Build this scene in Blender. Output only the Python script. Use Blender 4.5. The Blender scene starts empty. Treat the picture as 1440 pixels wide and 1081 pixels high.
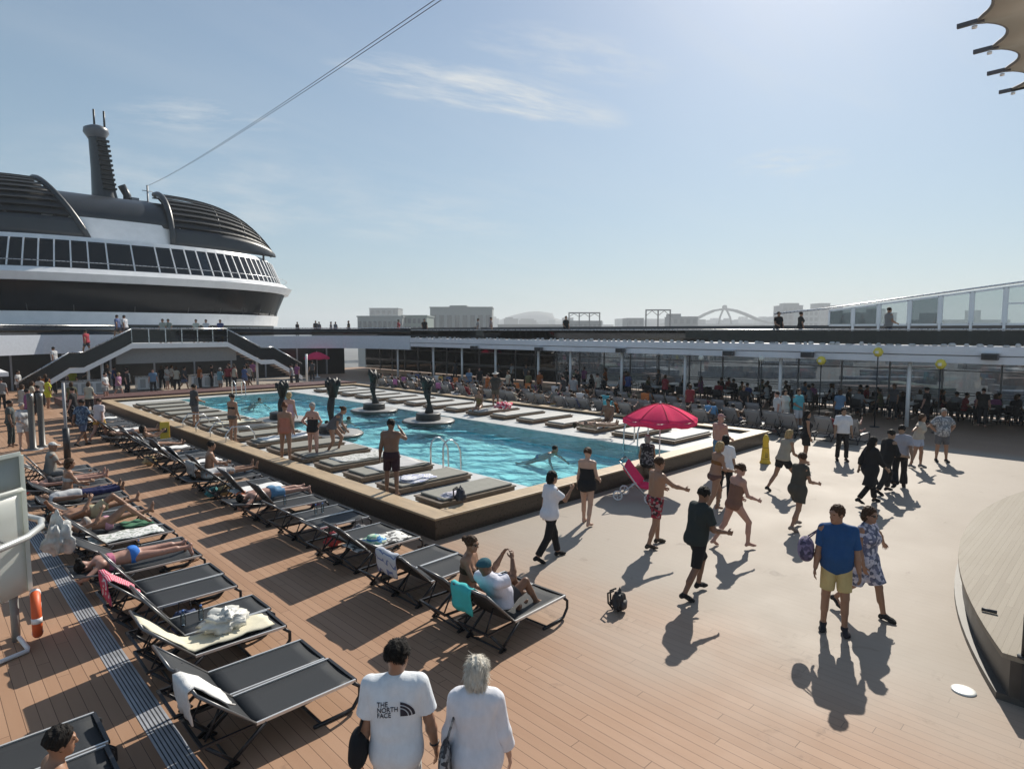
import bpy, math, random
import numpy as np
from mathutils import Matrix, Vector
R=math.radians
random.seed(7)
sc=bpy.context.scene
COL=sc.collection
# ---------- camera, sky, sun, exposure ----------
CF=874.0; CXP=720.0; CYP=540.5; CH=4.2; YAW=44.3; PIT=math.degrees(math.atan((CYP-465)/CF))
cam_d=bpy.data.cameras.new('camera'); cam=bpy.data.objects.new('camera',cam_d); COL.objects.link(cam)
cam.location=(0,0,CH); cam.rotation_euler=(R(90-PIT),0,R(-YAW))
cam_d.sensor_width=36; cam_d.lens=36*CF/1440; cam_d.clip_start=0.1; cam_d.clip_end=20000
sc.camera=cam
# ---------- where a photograph's point lies on a level plane ----------
_y=R(YAW);_p=R(PIT)
FW=np.array([math.sin(_y)*math.cos(_p),math.cos(_y)*math.cos(_p),-math.sin(_p)]); RT=np.array([math.cos(_y),-math.sin(_y),0]); UP=np.cross(RT,FW)
def ray(x,y): return FW+RT*(x-CXP)/CF+UP*(CYP-y)/CF
def G(x,y,z=0.0):
    d=ray(x,y); t=(z-CH)/d[2]; return np.array([d[0]*t,d[1]*t,z])
def far0(px,py,D): return np.array([0,0,CH])+ray(px,py)*D
def atX(x,y,X): d=ray(x,y); return np.array([0,0,CH])+d*X/d[0]
def atY(x,y,Y): d=ray(x,y); return np.array([0,0,CH])+d*Y/d[1]
SUN_AZ=70.0; SUN_EL=37.0      # azimuth clockwise from +Y
world=bpy.data.worlds.new('World'); sc.world=world; world.use_nodes=True
wt=world.node_tree; wn=wt.nodes; wl=wt.links; wn.clear()
wo=wn.new('ShaderNodeOutputWorld'); bg=wn.new('ShaderNodeBackground'); sky=wn.new('ShaderNodeTexSky')
sky.sky_type='NISHITA'; sky.sun_disc=False; sky.sun_elevation=R(SUN_EL); sky.sun_rotation=R(SUN_AZ)
sky.altitude=0; sky.air_density=1.0; sky.dust_density=0.65; sky.ozone_density=3.2
bg.inputs['Strength'].default_value=0.079
# clouds: thin streaks on a flat layer high above
tc=wn.new('ShaderNodeTexCoord'); sx=wn.new('ShaderNodeSeparateXYZ'); wl.new(tc.outputs['Generated'],sx.inputs[0])
def wm(op,a,b=None,c=None,clamp=False):
    n=wn.new('ShaderNodeMath'); n.operation=op; n.use_clamp=clamp
    for i,v in enumerate((a,b,c)):
        if v is None: continue
        if isinstance(v,(int,float)): n.inputs[i].default_value=v
        else: wl.new(v,n.inputs[i])
    return n.outputs[0]
zz=wm('ADD',wm('MAXIMUM',sx.outputs['Z'],0.0),0.12)
cx=wn.new('ShaderNodeCombineXYZ'); wl.new(wm('DIVIDE',sx.outputs['X'],zz),cx.inputs[0]); wl.new(wm('DIVIDE',sx.outputs['Y'],zz),cx.inputs[1])
def cloud(scale,rot,stretch,lo,hi,off,det=7,dist=0.6):
    mp=wn.new('ShaderNodeMapping'); wl.new(cx.outputs[0],mp.inputs[0]); mp.inputs['Rotation'].default_value=(0,0,R(rot)); mp.inputs['Scale'].default_value=(stretch,1,1); mp.inputs['Location'].default_value=off
    nz=wn.new('ShaderNodeTexNoise'); nz.inputs['Scale'].default_value=scale; nz.inputs['Detail'].default_value=det; nz.inputs['Roughness'].default_value=0.58; nz.inputs['Distortion'].default_value=dist
    wl.new(mp.outputs[0],nz.inputs['Vector'])
    mr=wn.new('ShaderNodeMapRange'); mr.interpolation_type='SMOOTHSTEP'; mr.inputs[1].default_value=lo; mr.inputs[2].default_value=hi; wl.new(nz.outputs['Fac'],mr.inputs[0])
    return mr.outputs[0]
c1=cloud(0.55,45.7,0.30,0.47,0.80,(0.4,2.2,0)); c2=cloud(1.6,40.0,0.22,0.52,0.85,(3.1,1.0,0),9,1.2)
cl=wm('MAXIMUM',wm('MULTIPLY',c1,0.22),wm('MULTIPLY',c2,0.25))
def streak(p0,p1,wid,amt,sc_,off):
    q=[]
    for p in (p0,p1,((p0[0]+p1[0])/2,(p0[1]+p1[1])/2+wid)):
        d=ray(*p); d=d/np.linalg.norm(d); k=max(d[2],0)+.12; q.append(d[:2]/k)
    m=(q[0]+q[1])/2; v=q[1]-q[0]; L=np.linalg.norm(v)/2; w=abs((q[2]-m)@np.array([-v[1],v[0]])/np.linalg.norm(v))
    mp=wn.new('ShaderNodeMapping'); mp.vector_type='TEXTURE'; wl.new(cx.outputs[0],mp.inputs[0]); mp.inputs['Location'].default_value=(m[0],m[1],0); mp.inputs['Rotation'].default_value=(0,0,math.atan2(v[1],v[0])); mp.inputs['Scale'].default_value=(L,w,1)
    gr=wn.new('ShaderNodeTexGradient'); gr.gradient_type='SPHERICAL'; wl.new(mp.outputs[0],gr.inputs[0])
    m2=wn.new('ShaderNodeMapping'); wl.new(mp.outputs[0],m2.inputs[0]); m2.inputs['Scale'].default_value=(.75*sc_,.95*sc_,1); m2.inputs['Rotation'].default_value=(0,0,R(-14)); m2.inputs['Location'].default_value=off
    nz=wn.new('ShaderNodeTexNoise'); nz.inputs['Scale'].default_value=1.7; nz.inputs['Detail'].default_value=8; nz.inputs['Roughness'].default_value=.66; nz.inputs['Distortion'].default_value=.15; wl.new(m2.outputs[0],nz.inputs['Vector'])
    mr=wn.new('ShaderNodeMapRange'); mr.interpolation_type='SMOOTHSTEP'; mr.inputs[1].default_value=.36; mr.inputs[2].default_value=.72; wl.new(nz.outputs['Fac'],mr.inputs[0])
    return wm('MULTIPLY',wm('MULTIPLY',wm('MULTIPLY',wm('POWER',gr.outputs['Fac'],.75),1.5,None,True),mr.outputs[0]),amt,None,True)
for st_ in (((440,86),(890,178),34,1.0,1.0,(.3,.1,0)),((560,105),(840,168),20,.9,.8,(6.3,2.1,0)),((640,50),(960,110),40,.45,1.3,(2.3,5,0)),((140,160),(420,172),26,.45,1.2,(7,3,0)),((1020,235),(1210,225),22,.5,1.5,(4,9,0)),((-60,240),(560,310),60,.4,1.6,(1,8,0)),((380,290),(760,330),40,.32,1.5,(5,1,0))):
    cl=wm('MAXIMUM',cl,streak(*st_))
mx=wn.new('ShaderNodeMixRGB'); 
vf=wn.new('ShaderNodeMapRange'); vf.inputs[1].default_value=0.0; vf.inputs[2].default_value=.55; vf.inputs[3].default_value=.70; vf.inputs[4].default_value=.16; wl.new(sx.outputs['Z'],vf.inputs[0])
veil=wn.new('ShaderNodeMixRGB'); wl.new(vf.outputs[0],veil.inputs[0]); wl.new(sky.outputs[0],veil.inputs[1]); veil.inputs[2].default_value=(3.9,5.5,6.3,1)
wl.new(cl,mx.inputs[0]); wl.new(veil.outputs[0],mx.inputs[1]); mx.inputs[2].default_value=(7.6,7.9,8.0,1)
wl.new(mx.outputs[0],bg.inputs[0]); wl.new(bg.outputs[0],wo.inputs[0])
sun_d=bpy.data.lights.new('sun','SUN'); sun_d.energy=4.9; sun_d.angle=R(0.5); sun_d.color=(1.0,0.93,0.82)
sun=bpy.data.objects.new('sun',sun_d); COL.objects.link(sun)
sdir=Vector((math.sin(R(SUN_AZ))*math.cos(R(SUN_EL)),math.cos(R(SUN_AZ))*math.cos(R(SUN_EL)),math.sin(R(SUN_EL))))
sun.rotation_euler=sdir.to_track_quat('Z','Y').to_euler(); sun.location=(20,10,40)
vs=sc.view_settings; vs.view_transform='Standard'; vs.look='None'; vs.exposure=0.28; vs.gamma=1.0
cy=sc.cycles; cy.use_denoising=True; cy.max_bounces=8; cy.diffuse_bounces=3; cy.glossy_bounces=3; cy.transmission_bounces=4; cy.transparent_max_bounces=10; cy.volume_bounces=0
cy.caustics_reflective=False; cy.caustics_refractive=False
# ---------- materials ----------
MATS={}
def nmat(name):
    m=bpy.data.materials.new(name); m.use_nodes=True; m.node_tree.nodes.clear(); return m,m.node_tree.nodes,m.node_tree.links
def M(name,col=(.5,.5,.5),rough=.6,metal=0.0,var=0.0,vscale=6.0,bump=0.0,bscale=40.0,col2=None,spec=.5,stretch=(1,1,1),alpha=None):
    if name in MATS: return MATS[name]
    m,n,l=nmat(name); o=n.new('ShaderNodeOutputMaterial'); b=n.new('ShaderNodeBsdfPrincipled'); l.new(b.outputs[0],o.inputs[0])
    b.inputs['Roughness'].default_value=rough; b.inputs['Metallic'].default_value=metal; b.inputs['Specular IOR Level'].default_value=spec
    b.inputs['Base Color'].default_value=(*col,1)
    t=n.new('ShaderNodeTexCoord'); mp=n.new('ShaderNodeMapping'); l.new(t.outputs['Object'],mp.inputs[0]); mp.inputs['Scale'].default_value=stretch
    if var>0 or col2:
        nz=n.new('ShaderNodeTexNoise'); nz.inputs['Scale'].default_value=vscale; nz.inputs['Detail'].default_value=5; nz.inputs['Roughness'].default_value=.6; l.new(mp.outputs[0],nz.inputs['Vector'])
        rp=n.new('ShaderNodeMapRange'); rp.inputs[1].default_value=.3; rp.inputs[2].default_value=.7; l.new(nz.outputs['Fac'],rp.inputs[0])
        mxx=n.new('ShaderNodeMixRGB'); l.new(rp.outputs[0],mxx.inputs[0])
        a=[max(0,c*(1-var)) for c in col]; c2=col2 or [min(1,c*(1+var)) for c in col]
        mxx.inputs[1].default_value=(*(col if col2 else a),1); mxx.inputs[2].default_value=(*c2,1); l.new(mxx.outputs[0],b.inputs['Base Color'])
        rr=n.new('ShaderNodeMapRange'); rr.inputs[3].default_value=max(.02,rough-.1); rr.inputs[4].default_value=min(1,rough+.1); l.new(nz.outputs['Fac'],rr.inputs[0]); l.new(rr.outputs[0],b.inputs['Roughness'])
    if bump>0:
        nb=n.new('ShaderNodeTexNoise'); nb.inputs['Scale'].default_value=bscale; nb.inputs['Detail'].default_value=4; l.new(mp.outputs[0],nb.inputs['Vector'])
        bp=n.new('ShaderNodeBump'); bp.inputs['Strength'].default_value=bump; bp.inputs['Distance'].default_value=.02; l.new(nb.outputs['Fac'],bp.inputs['Height']); l.new(bp.outputs[0],b.inputs['Normal'])
    MATS[name]=m; return m
def Mglass(name,tint=(.6,.65,.65),rough=.02,dark=0.0,bump=0,ior=1.5,gcol=(1,1,1)):
    if name in MATS: return MATS[name]
    m,n,l=nmat(name); o=n.new('ShaderNodeOutputMaterial'); tr=n.new('ShaderNodeBsdfTransparent'); gl=n.new('ShaderNodeBsdfGlossy'); fr=n.new('ShaderNodeFresnel'); mix=n.new('ShaderNodeMixShader')
    tr.inputs[0].default_value=(*tint,1); gl.inputs['Roughness'].default_value=rough; gl.inputs[0].default_value=(*gcol,1); fr.inputs[0].default_value=ior
    l.new(fr.outputs[0],mix.inputs[0]); l.new(tr.outputs[0],mix.inputs[1]); l.new(gl.outputs[0],mix.inputs[2]); l.new(mix.outputs[0],o.inputs[0])
    if bump:
        t=n.new('ShaderNodeTexCoord'); mp=n.new('ShaderNodeMapping'); l.new(t.outputs['Object'],mp.inputs[0]); mp.inputs['Rotation'].default_value=(0,0,R(25)); mp.inputs['Scale'].default_value=(1.0,.55,1)
        n1=n.new('ShaderNodeTexNoise'); n1.inputs['Scale'].default_value=2.2; n1.inputs['Detail'].default_value=4; n1.inputs['Distortion'].default_value=.8; l.new(mp.outputs[0],n1.inputs['Vector'])
        bp=n.new('ShaderNodeBump'); bp.inputs['Strength'].default_value=bump; bp.inputs['Distance'].default_value=.34
        n2=n.new('ShaderNodeTexNoise'); n2.inputs['Scale'].default_value=5.5; n2.inputs['Detail'].default_value=3; n2.inputs['Distortion'].default_value=1.0; l.new(mp.outputs[0],n2.inputs['Vector']); ad=n.new('ShaderNodeMath'); ad.operation='MULTIPLY_ADD'; l.new(n2.outputs['Fac'],ad.inputs[0]); ad.inputs[1].default_value=.33; l.new(n1.outputs['Fac'],ad.inputs[2]); l.new(ad.outputs[0],bp.inputs['Height'])
        l.new(bp.outputs[0],gl.inputs['Normal']); l.new(bp.outputs[0],fr.inputs['Normal'])
    MATS[name]=m; return m
def Mpat(name,cols,scale=18,rough=.8,kind='vor'):
    """cloth printed with blotches or stripes of several colours"""
    if name in MATS: return MATS[name]
    m,n,l=nmat(name); o=n.new('ShaderNodeOutputMaterial'); b=n.new('ShaderNodeBsdfPrincipled'); l.new(b.outputs[0],o.inputs[0]); b.inputs['Roughness'].default_value=rough; b.inputs['Specular IOR Level'].default_value=.2
    t=n.new('ShaderNodeTexCoord')
    if kind=='stripe':
        w=n.new('ShaderNodeTexWave'); w.inputs['Scale'].default_value=scale; w.bands_direction='X'; l.new(t.outputs['Object'],w.inputs['Vector']); f=w.outputs['Fac']
    elif kind=='noise':
        w=n.new('ShaderNodeTexNoise'); w.inputs['Scale'].default_value=scale; w.inputs['Detail'].default_value=2; l.new(t.outputs['Object'],w.inputs['Vector'])
        q=n.new('ShaderNodeMapRange'); q.inputs[1].default_value=.35; q.inputs[2].default_value=.65; l.new(w.outputs['Fac'],q.inputs[0]); f=q.outputs[0]
    else:
        w=n.new('ShaderNodeTexVoronoi'); w.inputs['Scale'].default_value=scale; l.new(t.outputs['Object'],w.inputs['Vector']); s=n.new('ShaderNodeSeparateColor'); l.new(w.outputs['Color'],s.inputs[0]); f=s.outputs[0]
    r=n.new('ShaderNodeValToRGB'); r.color_ramp.interpolation='CONSTANT'; e=r.color_ramp.elements
    while len(e)<len(cols): e.new(.5)
    for i,c in enumerate(cols): e[i].position=i/len(cols); e[i].color=(*c,1)
    l.new(f,r.inputs[0]); l.new(r.outputs[0],b.inputs['Base Color']); MATS[name]=m; return m
# ---------- mesh helpers ----------
def T(o,label=None,cat=None,group=None,kind=None):
    if label: o['label']=label
    if cat: o['category']=cat
    if group: o['group']=group
    if kind: o['kind']=kind
    return o
def rotz(a): c,s=math.cos(a),math.sin(a); return np.array([[c,-s,0],[s,c,0],[0,0,1.0]])
def rotx(a): c,s=math.cos(a),math.sin(a); return np.array([[1.0,0,0],[0,c,-s],[0,s,c]])
def roty(a): c,s=math.cos(a),math.sin(a); return np.array([[c,0,s],[0,1.0,0],[-s,0,c]])
class MB:
    def __init__(s): s.v=[];s.f=[];s.mi=[];s.sm=[]
    def add(s,vs,fs,mi=0,smooth=False):
        b=len(s.v); s.v+=[tuple(map(float,p)) for p in vs]
        for f in fs: s.f.append(tuple(b+i for i in f)); s.mi.append(mi); s.sm.append(smooth)
        return s
    def box(s,c,d,rz=0.0,mi=0,rot=None):
        c=np.array(c,float); h=np.array(d,float)/2; m=rotz(rz) if rot is None else rot
        vs=[c+m@(h*np.array(q)) for q in ((-1,-1,-1),(1,-1,-1),(1,1,-1),(-1,1,-1),(-1,-1,1),(1,-1,1),(1,1,1),(-1,1,1))]
        return s.add(vs,[(0,3,2,1),(4,5,6,7),(0,1,5,4),(1,2,6,5),(2,3,7,6),(3,0,4,7)],mi)
    def bb(s,x0,x1,y0,y1,z0,z1,mi=0): return s.box(((x0+x1)/2,(y0+y1)/2,(z0+z1)/2),(abs(x1-x0),abs(y1-y0),abs(z1-z0)),mi=mi)
    def bar(s,a,b,w,h,mi=0):
        a=np.array(a,float);b=np.array(b,float);d=b-a;L=np.linalg.norm(d);d/=L
        u=np.array([0,0,1.0]) if abs(d[2])<.95 else np.array([0,1.0,0]); x=np.cross(d,u);x/=np.linalg.norm(x);z=np.cross(x,d)
        return s.box((a+b)/2,(w,L,h),mi=mi,rot=np.array([x,d,z]).T)
    def tube(s,pts,r,n=8,mi=0,closed=False,smooth=True):
        P=[np.array(p,float) for p in pts]; N=len(P); rs=r if hasattr(r,'__len__') else [r]*N
        vs=[];fs=[];x=None
        for i in range(N):
            a=P[i-1] if (i>0 or closed) else P[i]; b=P[(i+1)%N] if (i<N-1 or closed) else P[i]
            d=b-a; d=d/(np.linalg.norm(d)+1e-9)
            if x is None:
                u=np.array([0,0,1.0]) if abs(d[2])<.9 else np.array([1.0,0,0]); x=np.cross(d,u)
            x=x-d*(x@d); x/=np.linalg.norm(x); y=np.cross(d,x)
            for k in range(n):
                t=2*math.pi*k/n; vs.append(P[i]+rs[i]*(x*math.cos(t)+y*math.sin(t)))
        for i in range(N if closed else N-1):
            j=(i+1)%N
            for k in range(n):
                q=(k+1)%n; fs.append((i*n+k,i*n+q,j*n+q,j*n+k))
        if not closed: fs.append(tuple(range(n-1,-1,-1))); fs.append(tuple((N-1)*n+k for k in range(n)))
        return s.add(vs,fs,mi,smooth)
    def lathe(s,prof,n=24,c=(0,0,0),mi=0,smooth=True,sx=1,sy=1):
        vs=[];fs=[]
        for r,z in prof:
            for k in range(n): t=2*math.pi*k/n; vs.append((c[0]+r*sx*math.cos(t),c[1]+r*sy*math.sin(t),c[2]+z))
        m=len(prof)
        for i in range(m-1):
            for k in range(n): q=(k+1)%n; fs.append((i*n+k,i*n+q,(i+1)*n+q,(i+1)*n+k))
        fs.append(tuple(range(n-1,-1,-1))); fs.append(tuple((m-1)*n+k for k in range(n)))
        return s.add(vs,fs,mi,smooth)
    def prism(s,poly,z0,z1,mi=0,mt=None):
        n=len(poly); a=sum(poly[i][0]*poly[(i+1)%n][1]-poly[(i+1)%n][0]*poly[i][1] for i in range(n))
        if a<0: poly=poly[::-1]
        vs=[(x,y,z0) for x,y in poly]+[(x,y,z1) for x,y in poly]
        s.add(vs,[tuple(range(n-1,-1,-1))],mi); s.add(vs,[tuple(range(n,2*n))],mi if mt is None else mt)
        return s.add(vs,[(i,(i+1)%n,n+(i+1)%n,n+i) for i in range(n)],mi)
    def sheet(s,rows,mi=0,smooth=True,thick=0.0):
        """grid of points, optionally given a thickness along its own normals"""
        A=np.array(rows,float); nu,nv=A.shape[:2]
        def fs(o,flip):
            out=[]
            for i in range(nu-1):
                for j in range(nv-1):
                    q=(o+i*nv+j,o+(i+1)*nv+j,o+(i+1)*nv+j+1,o+i*nv+j+1); out.append(q[::-1] if flip else q)
            return out
        if thick<=0: return s.add(A.reshape(-1,3),fs(0,False),mi,smooth)
        du=np.gradient(A,axis=0);dv=np.gradient(A,axis=1);nn=np.cross(du,dv);nn/=np.linalg.norm(nn,axis=2,keepdims=True)+1e-9
        B=A-nn*thick; V=np.concatenate([A.reshape(-1,3),B.reshape(-1,3)]); k=nu*nv; F=fs(0,False)+fs(k,True)
        E=[(i,0) for i in range(nu)]+[(nu-1,j) for j in range(1,nv)]+[(i,nv-1) for i in range(nu-2,-1,-1)]+[(0,j) for j in range(nv-2,0,-1)]
        idx=[i*nv+j for i,j in E]
        for a,b in zip(idx,idx[1:]+idx[:1]): F.append((b,a,k+a,k+b))
        return s.add(V,F,mi,smooth)
    def build(s,name,mats,parent=None,loc=None,rz=0.0,bevel=0.0,rot=None):
        me=bpy.data.meshes.new(name); me.from_pydata(s.v,[],s.f); me.update()
        if not isinstance(mats,(list,tuple)): mats=[mats]
        for m in mats: me.materials.append(m)
        me.polygons.foreach_set('material_index',s.mi); me.polygons.foreach_set('use_smooth',s.sm)
        o=bpy.data.objects.new(name,me); COL.objects.link(o)
        if parent is not None: o.parent=parent
        if loc is not None: o.location=tuple(map(float,loc))
        if rot is not None: o.rotation_euler=rot
        elif rz: o.rotation_euler=(0,0,rz)
        if bevel>0:
            b=o.modifiers.new('bevel','BEVEL'); b.width=bevel; b.segments=2; b.limit_method='ANGLE'; b.angle_limit=R(40)
        return o
def E(name,label,cat,loc=(0,0,0),rz=0.0,group=None):
    o=bpy.data.objects.new(name,None); COL.objects.link(o); o.location=tuple(map(float,loc)); o.rotation_euler=(0,0,rz); o.empty_display_size=.1
    return T(o,label,cat,group)
def kids(o): return [c for c in bpy.data.objects if c.parent==o]
KC={}
def dup(root,loc,rz=0.0,label=None,group=None):
    def cp(o,par):
        c=o.copy(); COL.objects.link(c)
        if par is not None: c.parent=par
        if o.name not in KC: KC[o.name]=kids(o)
        for k in KC[o.name]: cp(k,c)
        return c
    r=cp(root,None); r.location=tuple(map(float,loc)); r.rotation_euler=(0,0,rz)
    if label: r['label']=label
    if group: r['group']=group
    return r
def arc(c,r,a0,a1,n): return [(c[0]+r*math.cos(R(a0+(a1-a0)*i/n)),c[1]+r*math.sin(R(a0+(a1-a0)*i/n))) for i in range(n+1)]
# ================= SETTING =================
white=M('white_paint',(.84,.84,.84),.35,var=.06,vscale=1.2); cream=M('cream_paint',(.62,.60,.55),.5,var=.06)
dark=M('dark_metal',(.03,.032,.036),.45,.2,var=.2); grey=M('grey_paint',(.25,.26,.28),.5,var=.08); slate=M('slate_paint',(.030,.036,.043),.38,.1,var=.12,vscale=.8)
steel=M('brushed_steel',(.55,.56,.57),.28,.9,var=.08); blackgl=M('black_glass',(.006,.007,.009),.16,spec=.22); teak=M('coping_teak',(.42,.31,.19),.5,var=.16,vscale=3,stretch=(4,.6,4),bump=.15)
tile=M('brown_tile',(.040,.027,.018),.3,var=.45,vscale=22,bump=.1)
def deck_mat(name,c1,c2,caulk,rough,pw=.135,along='Y',mot=.5,glare_pale=None):
    m,n,l=nmat(name); o=n.new('ShaderNodeOutputMaterial'); b=n.new('ShaderNodeBsdfPrincipled'); l.new(b.outputs[0],o.inputs[0]); b.inputs['Specular IOR Level'].default_value=.15
    g=n.new('ShaderNodeNewGeometry'); s=n.new('ShaderNodeSeparateXYZ'); l.new(g.outputs['Position'],s.inputs[0])
    def mt(op,a,bb=None,c=None):
        k=n.new('ShaderNodeMath'); k.operation=op
        for i,v in enumerate((a,bb,c)):
            if v is None: continue
            if isinstance(v,(int,float)): k.inputs[i].default_value=v
            else: l.new(v,k.inputs[i])
        return k.outputs[0]
    u,v=(s.outputs['X'],s.outputs['Y']) if along=='Y' else (s.outputs['Y'],s.outputs['X'])
    q=mt('DIVIDE',u,pw); fl=mt('FLOOR',q); fr=mt('FRACT',q)
    wnz=n.new('ShaderNodeTexWhiteNoise'); wnz.noise_dimensions='1D'; l.new(fl,wnz.inputs['W'])
    vv=mt('DIVIDE',mt('ADD',v,mt('MULTIPLY',wnz.outputs['Value'],7.0)),3.4); fl2=mt('FLOOR',vv); fr2=mt('FRACT',vv)
    w2=n.new('ShaderNodeTexWhiteNoise'); w2.noise_dimensions='2D'; cb=n.new('ShaderNodeCombineXYZ'); l.new(fl,cb.inputs[0]); l.new(fl2,cb.inputs[1]); l.new(cb.outputs[0],w2.inputs['Vector'])
    mpn=n.new('ShaderNodeMapping'); l.new(g.outputs['Position'],mpn.inputs[0]); mpn.inputs['Scale'].default_value=(9,.7,1) if along=='Y' else (.7,9,1)
    gr=n.new('ShaderNodeTexNoise'); gr.inputs['Scale'].default_value=1.6; gr.inputs['Detail'].default_value=6; l.new(mpn.outputs[0],gr.inputs['Vector'])
    st=n.new('ShaderNodeTexNoise'); st.inputs['Scale'].default_value=.55; st.inputs['Detail'].default_value=7; st.inputs['Roughness'].default_value=.62; l.new(g.outputs['Position'],st.inputs['Vector'])
    fac=mt('ADD',mt('ADD',mt('MULTIPLY',w2.outputs['Value'],.35),mt('MULTIPLY',gr.outputs['Fac'],.35)),mt('MULTIPLY',mt('SUBTRACT',st.outputs['Fac'],.35),mot))
    mx=n.new('ShaderNodeMixRGB'); l.new(fac,mx.inputs[0]); mx.inputs[1].default_value=(*c1,1); mx.inputs[2].default_value=(*c2,1)
    cau=None
    if glare_pale:   # sun glare over the dance area, painted in as paler planks and caulk
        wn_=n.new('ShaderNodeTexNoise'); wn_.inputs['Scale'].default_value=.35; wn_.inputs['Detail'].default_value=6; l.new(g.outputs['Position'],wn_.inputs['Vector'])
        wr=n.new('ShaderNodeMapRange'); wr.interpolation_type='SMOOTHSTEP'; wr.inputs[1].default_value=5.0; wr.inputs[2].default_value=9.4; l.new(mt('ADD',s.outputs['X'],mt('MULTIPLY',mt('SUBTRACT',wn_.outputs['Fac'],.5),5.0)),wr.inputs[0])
        far_=n.new('ShaderNodeMapRange'); far_.inputs[1].default_value=26; far_.inputs[2].default_value=27; far_.inputs[3].default_value=1; far_.inputs[4].default_value=.35; l.new(s.outputs['X'],far_.inputs[0]); wf=mt('MULTIPLY',wr.outputs[0],far_.outputs[0])  # painted glare weakens beyond the pool's right side
        pm=n.new('ShaderNodeMixRGB'); l.new(mt('ADD',mt('MULTIPLY',gr.outputs['Fac'],.45),mt('MULTIPLY',mt('SUBTRACT',st.outputs['Fac'],.35),1.1)),pm.inputs[0]); pm.inputs[1].default_value=(*glare_pale[0],1); pm.inputs[2].default_value=(*glare_pale[1],1)
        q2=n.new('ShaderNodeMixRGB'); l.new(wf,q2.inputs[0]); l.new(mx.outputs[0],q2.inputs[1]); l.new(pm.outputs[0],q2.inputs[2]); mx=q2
        cau=n.new('ShaderNodeMixRGB'); l.new(wf,cau.inputs[0]); cau.inputs[1].default_value=(*caulk,1); cau.inputs[2].default_value=(*glare_pale[2],1)
    e1=mt('LESS_THAN',fr,.05); e2=mt('LESS_THAN',fr2,.0022); ed=mt('MAXIMUM',e1,e2)
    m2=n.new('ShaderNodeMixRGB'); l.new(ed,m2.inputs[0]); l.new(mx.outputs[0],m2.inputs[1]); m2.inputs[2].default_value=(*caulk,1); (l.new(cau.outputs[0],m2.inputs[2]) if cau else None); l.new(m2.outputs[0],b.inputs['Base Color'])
    l.new(mt('ADD',mt('MULTIPLY',st.outputs['Fac'],.35),rough-.17),b.inputs['Roughness'])
    if glare_pale:   # spilled water and scuffs
        sp_=n.new('ShaderNodeTexNoise'); sp_.inputs['Scale'].default_value=1.1; sp_.inputs['Detail'].default_value=9; sp_.inputs['Roughness'].default_value=.7; sp_.inputs['Distortion'].default_value=1.2; l.new(g.outputs['Position'],sp_.inputs['Vector'])
        sr=n.new('ShaderNodeMapRange'); sr.interpolation_type='SMOOTHSTEP'; sr.inputs[1].default_value=.60; sr.inputs[2].default_value=.70; sr.inputs[3].default_value=1; sr.inputs[4].default_value=.74; l.new(sp_.outputs['Fac'],sr.inputs[0])
        hs=n.new('ShaderNodeHueSaturation'); l.new(m2.outputs[0],hs.inputs['Color']); l.new(sr.outputs[0],hs.inputs['Value']); l.new(hs.outputs[0],b.inputs['Base Color'])
    hh=mt('SUBTRACT',mt('MULTIPLY',gr.outputs['Fac'],.25),mt('MULTIPLY',ed,mt('SUBTRACT',1.0,mt('MULTIPLY',wf,.85))) if glare_pale else ed); bp=n.new('ShaderNodeBump'); bp.inputs['Strength'].default_value=.35; bp.inputs['Distance'].default_value=.006; l.new(hh,bp.inputs['Height']); l.new(bp.outputs[0],b.inputs['Normal'])
    return m
deckm=deck_mat('teak_deck',(.30,.175,.108),(.445,.287,.193),(.13,.078,.052),.60,glare_pale=((.315,.27,.226),(.392,.345,.295),(.31,.268,.225)))  # last three colours: plank and caulk tones lightened to stand for sun glare
# deck with an opening for the pool
mb=MB(); XP0,XP1,YP0,YP1=7.4,22.9,9.78,39.4
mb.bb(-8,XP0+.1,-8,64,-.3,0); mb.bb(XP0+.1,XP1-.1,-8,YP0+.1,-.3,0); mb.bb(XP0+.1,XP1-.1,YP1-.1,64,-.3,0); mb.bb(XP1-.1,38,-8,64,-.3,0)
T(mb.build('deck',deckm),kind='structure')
# drain channel: slotted strip
mb=MB(); mb.bb(1.57,1.82,-2,34,-.01,.006,0)
for i in range(6): mb.bb(1.592+.038*i,1.592+.038*i+.011,-2,34,.0062,.0085,1)
T(mb.build('drain_grating',[M('drain_plate',(.46,.48,.52),.42,.35,var=.2,vscale=3),M('drain_slot',(.03,.03,.035),.7)]),'grey slotted drain channel running along the deck under the left loungers','drain')
# ---- pool: wall, coping, ledge, basin, water
pool=E('swimming_pool','raised rectangular swimming pool with brown tiled wall and turquoise water','pool',(15,24,0))
def pp(name,mb,m,bevel=0): 
    o=mb.build(name,m,pool,loc=(-15,-24,0),bevel=bevel); return o
ZC=.47; LZ=.34; WX0,WX1,WY0,WY1=10.9,17.45,10.55,38.0
mb=MB(); w=.16
mb.bb(XP0,XP0+w,YP0,YP1,0,ZC-.05); mb.bb(XP1-w,XP1,YP0,YP1,0,ZC-.05); mb.bb(XP0+w,XP1-w,YP0,YP0+w,0,ZC-.05); mb.bb(XP0+w,XP1-w,YP1-w,YP1,0,ZC-.05)
pp('pool_wall',mb,tile)
mb=MB(); c=.44;o_=-.05
mb.bb(XP0+o_,XP0+c,YP0+o_,YP1-o_,ZC-.05,ZC); mb.bb(XP1-c,XP1-o_,YP0+o_,YP1-o_,ZC-.05,ZC); mb.bb(XP0+c,XP1-c,YP0+o_,YP0+c,ZC-.05,ZC); mb.bb(XP0+c,XP1-c,YP1-c,YP1-o_,ZC-.05,ZC)
pp('coping',mb,teak,.012)
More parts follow.
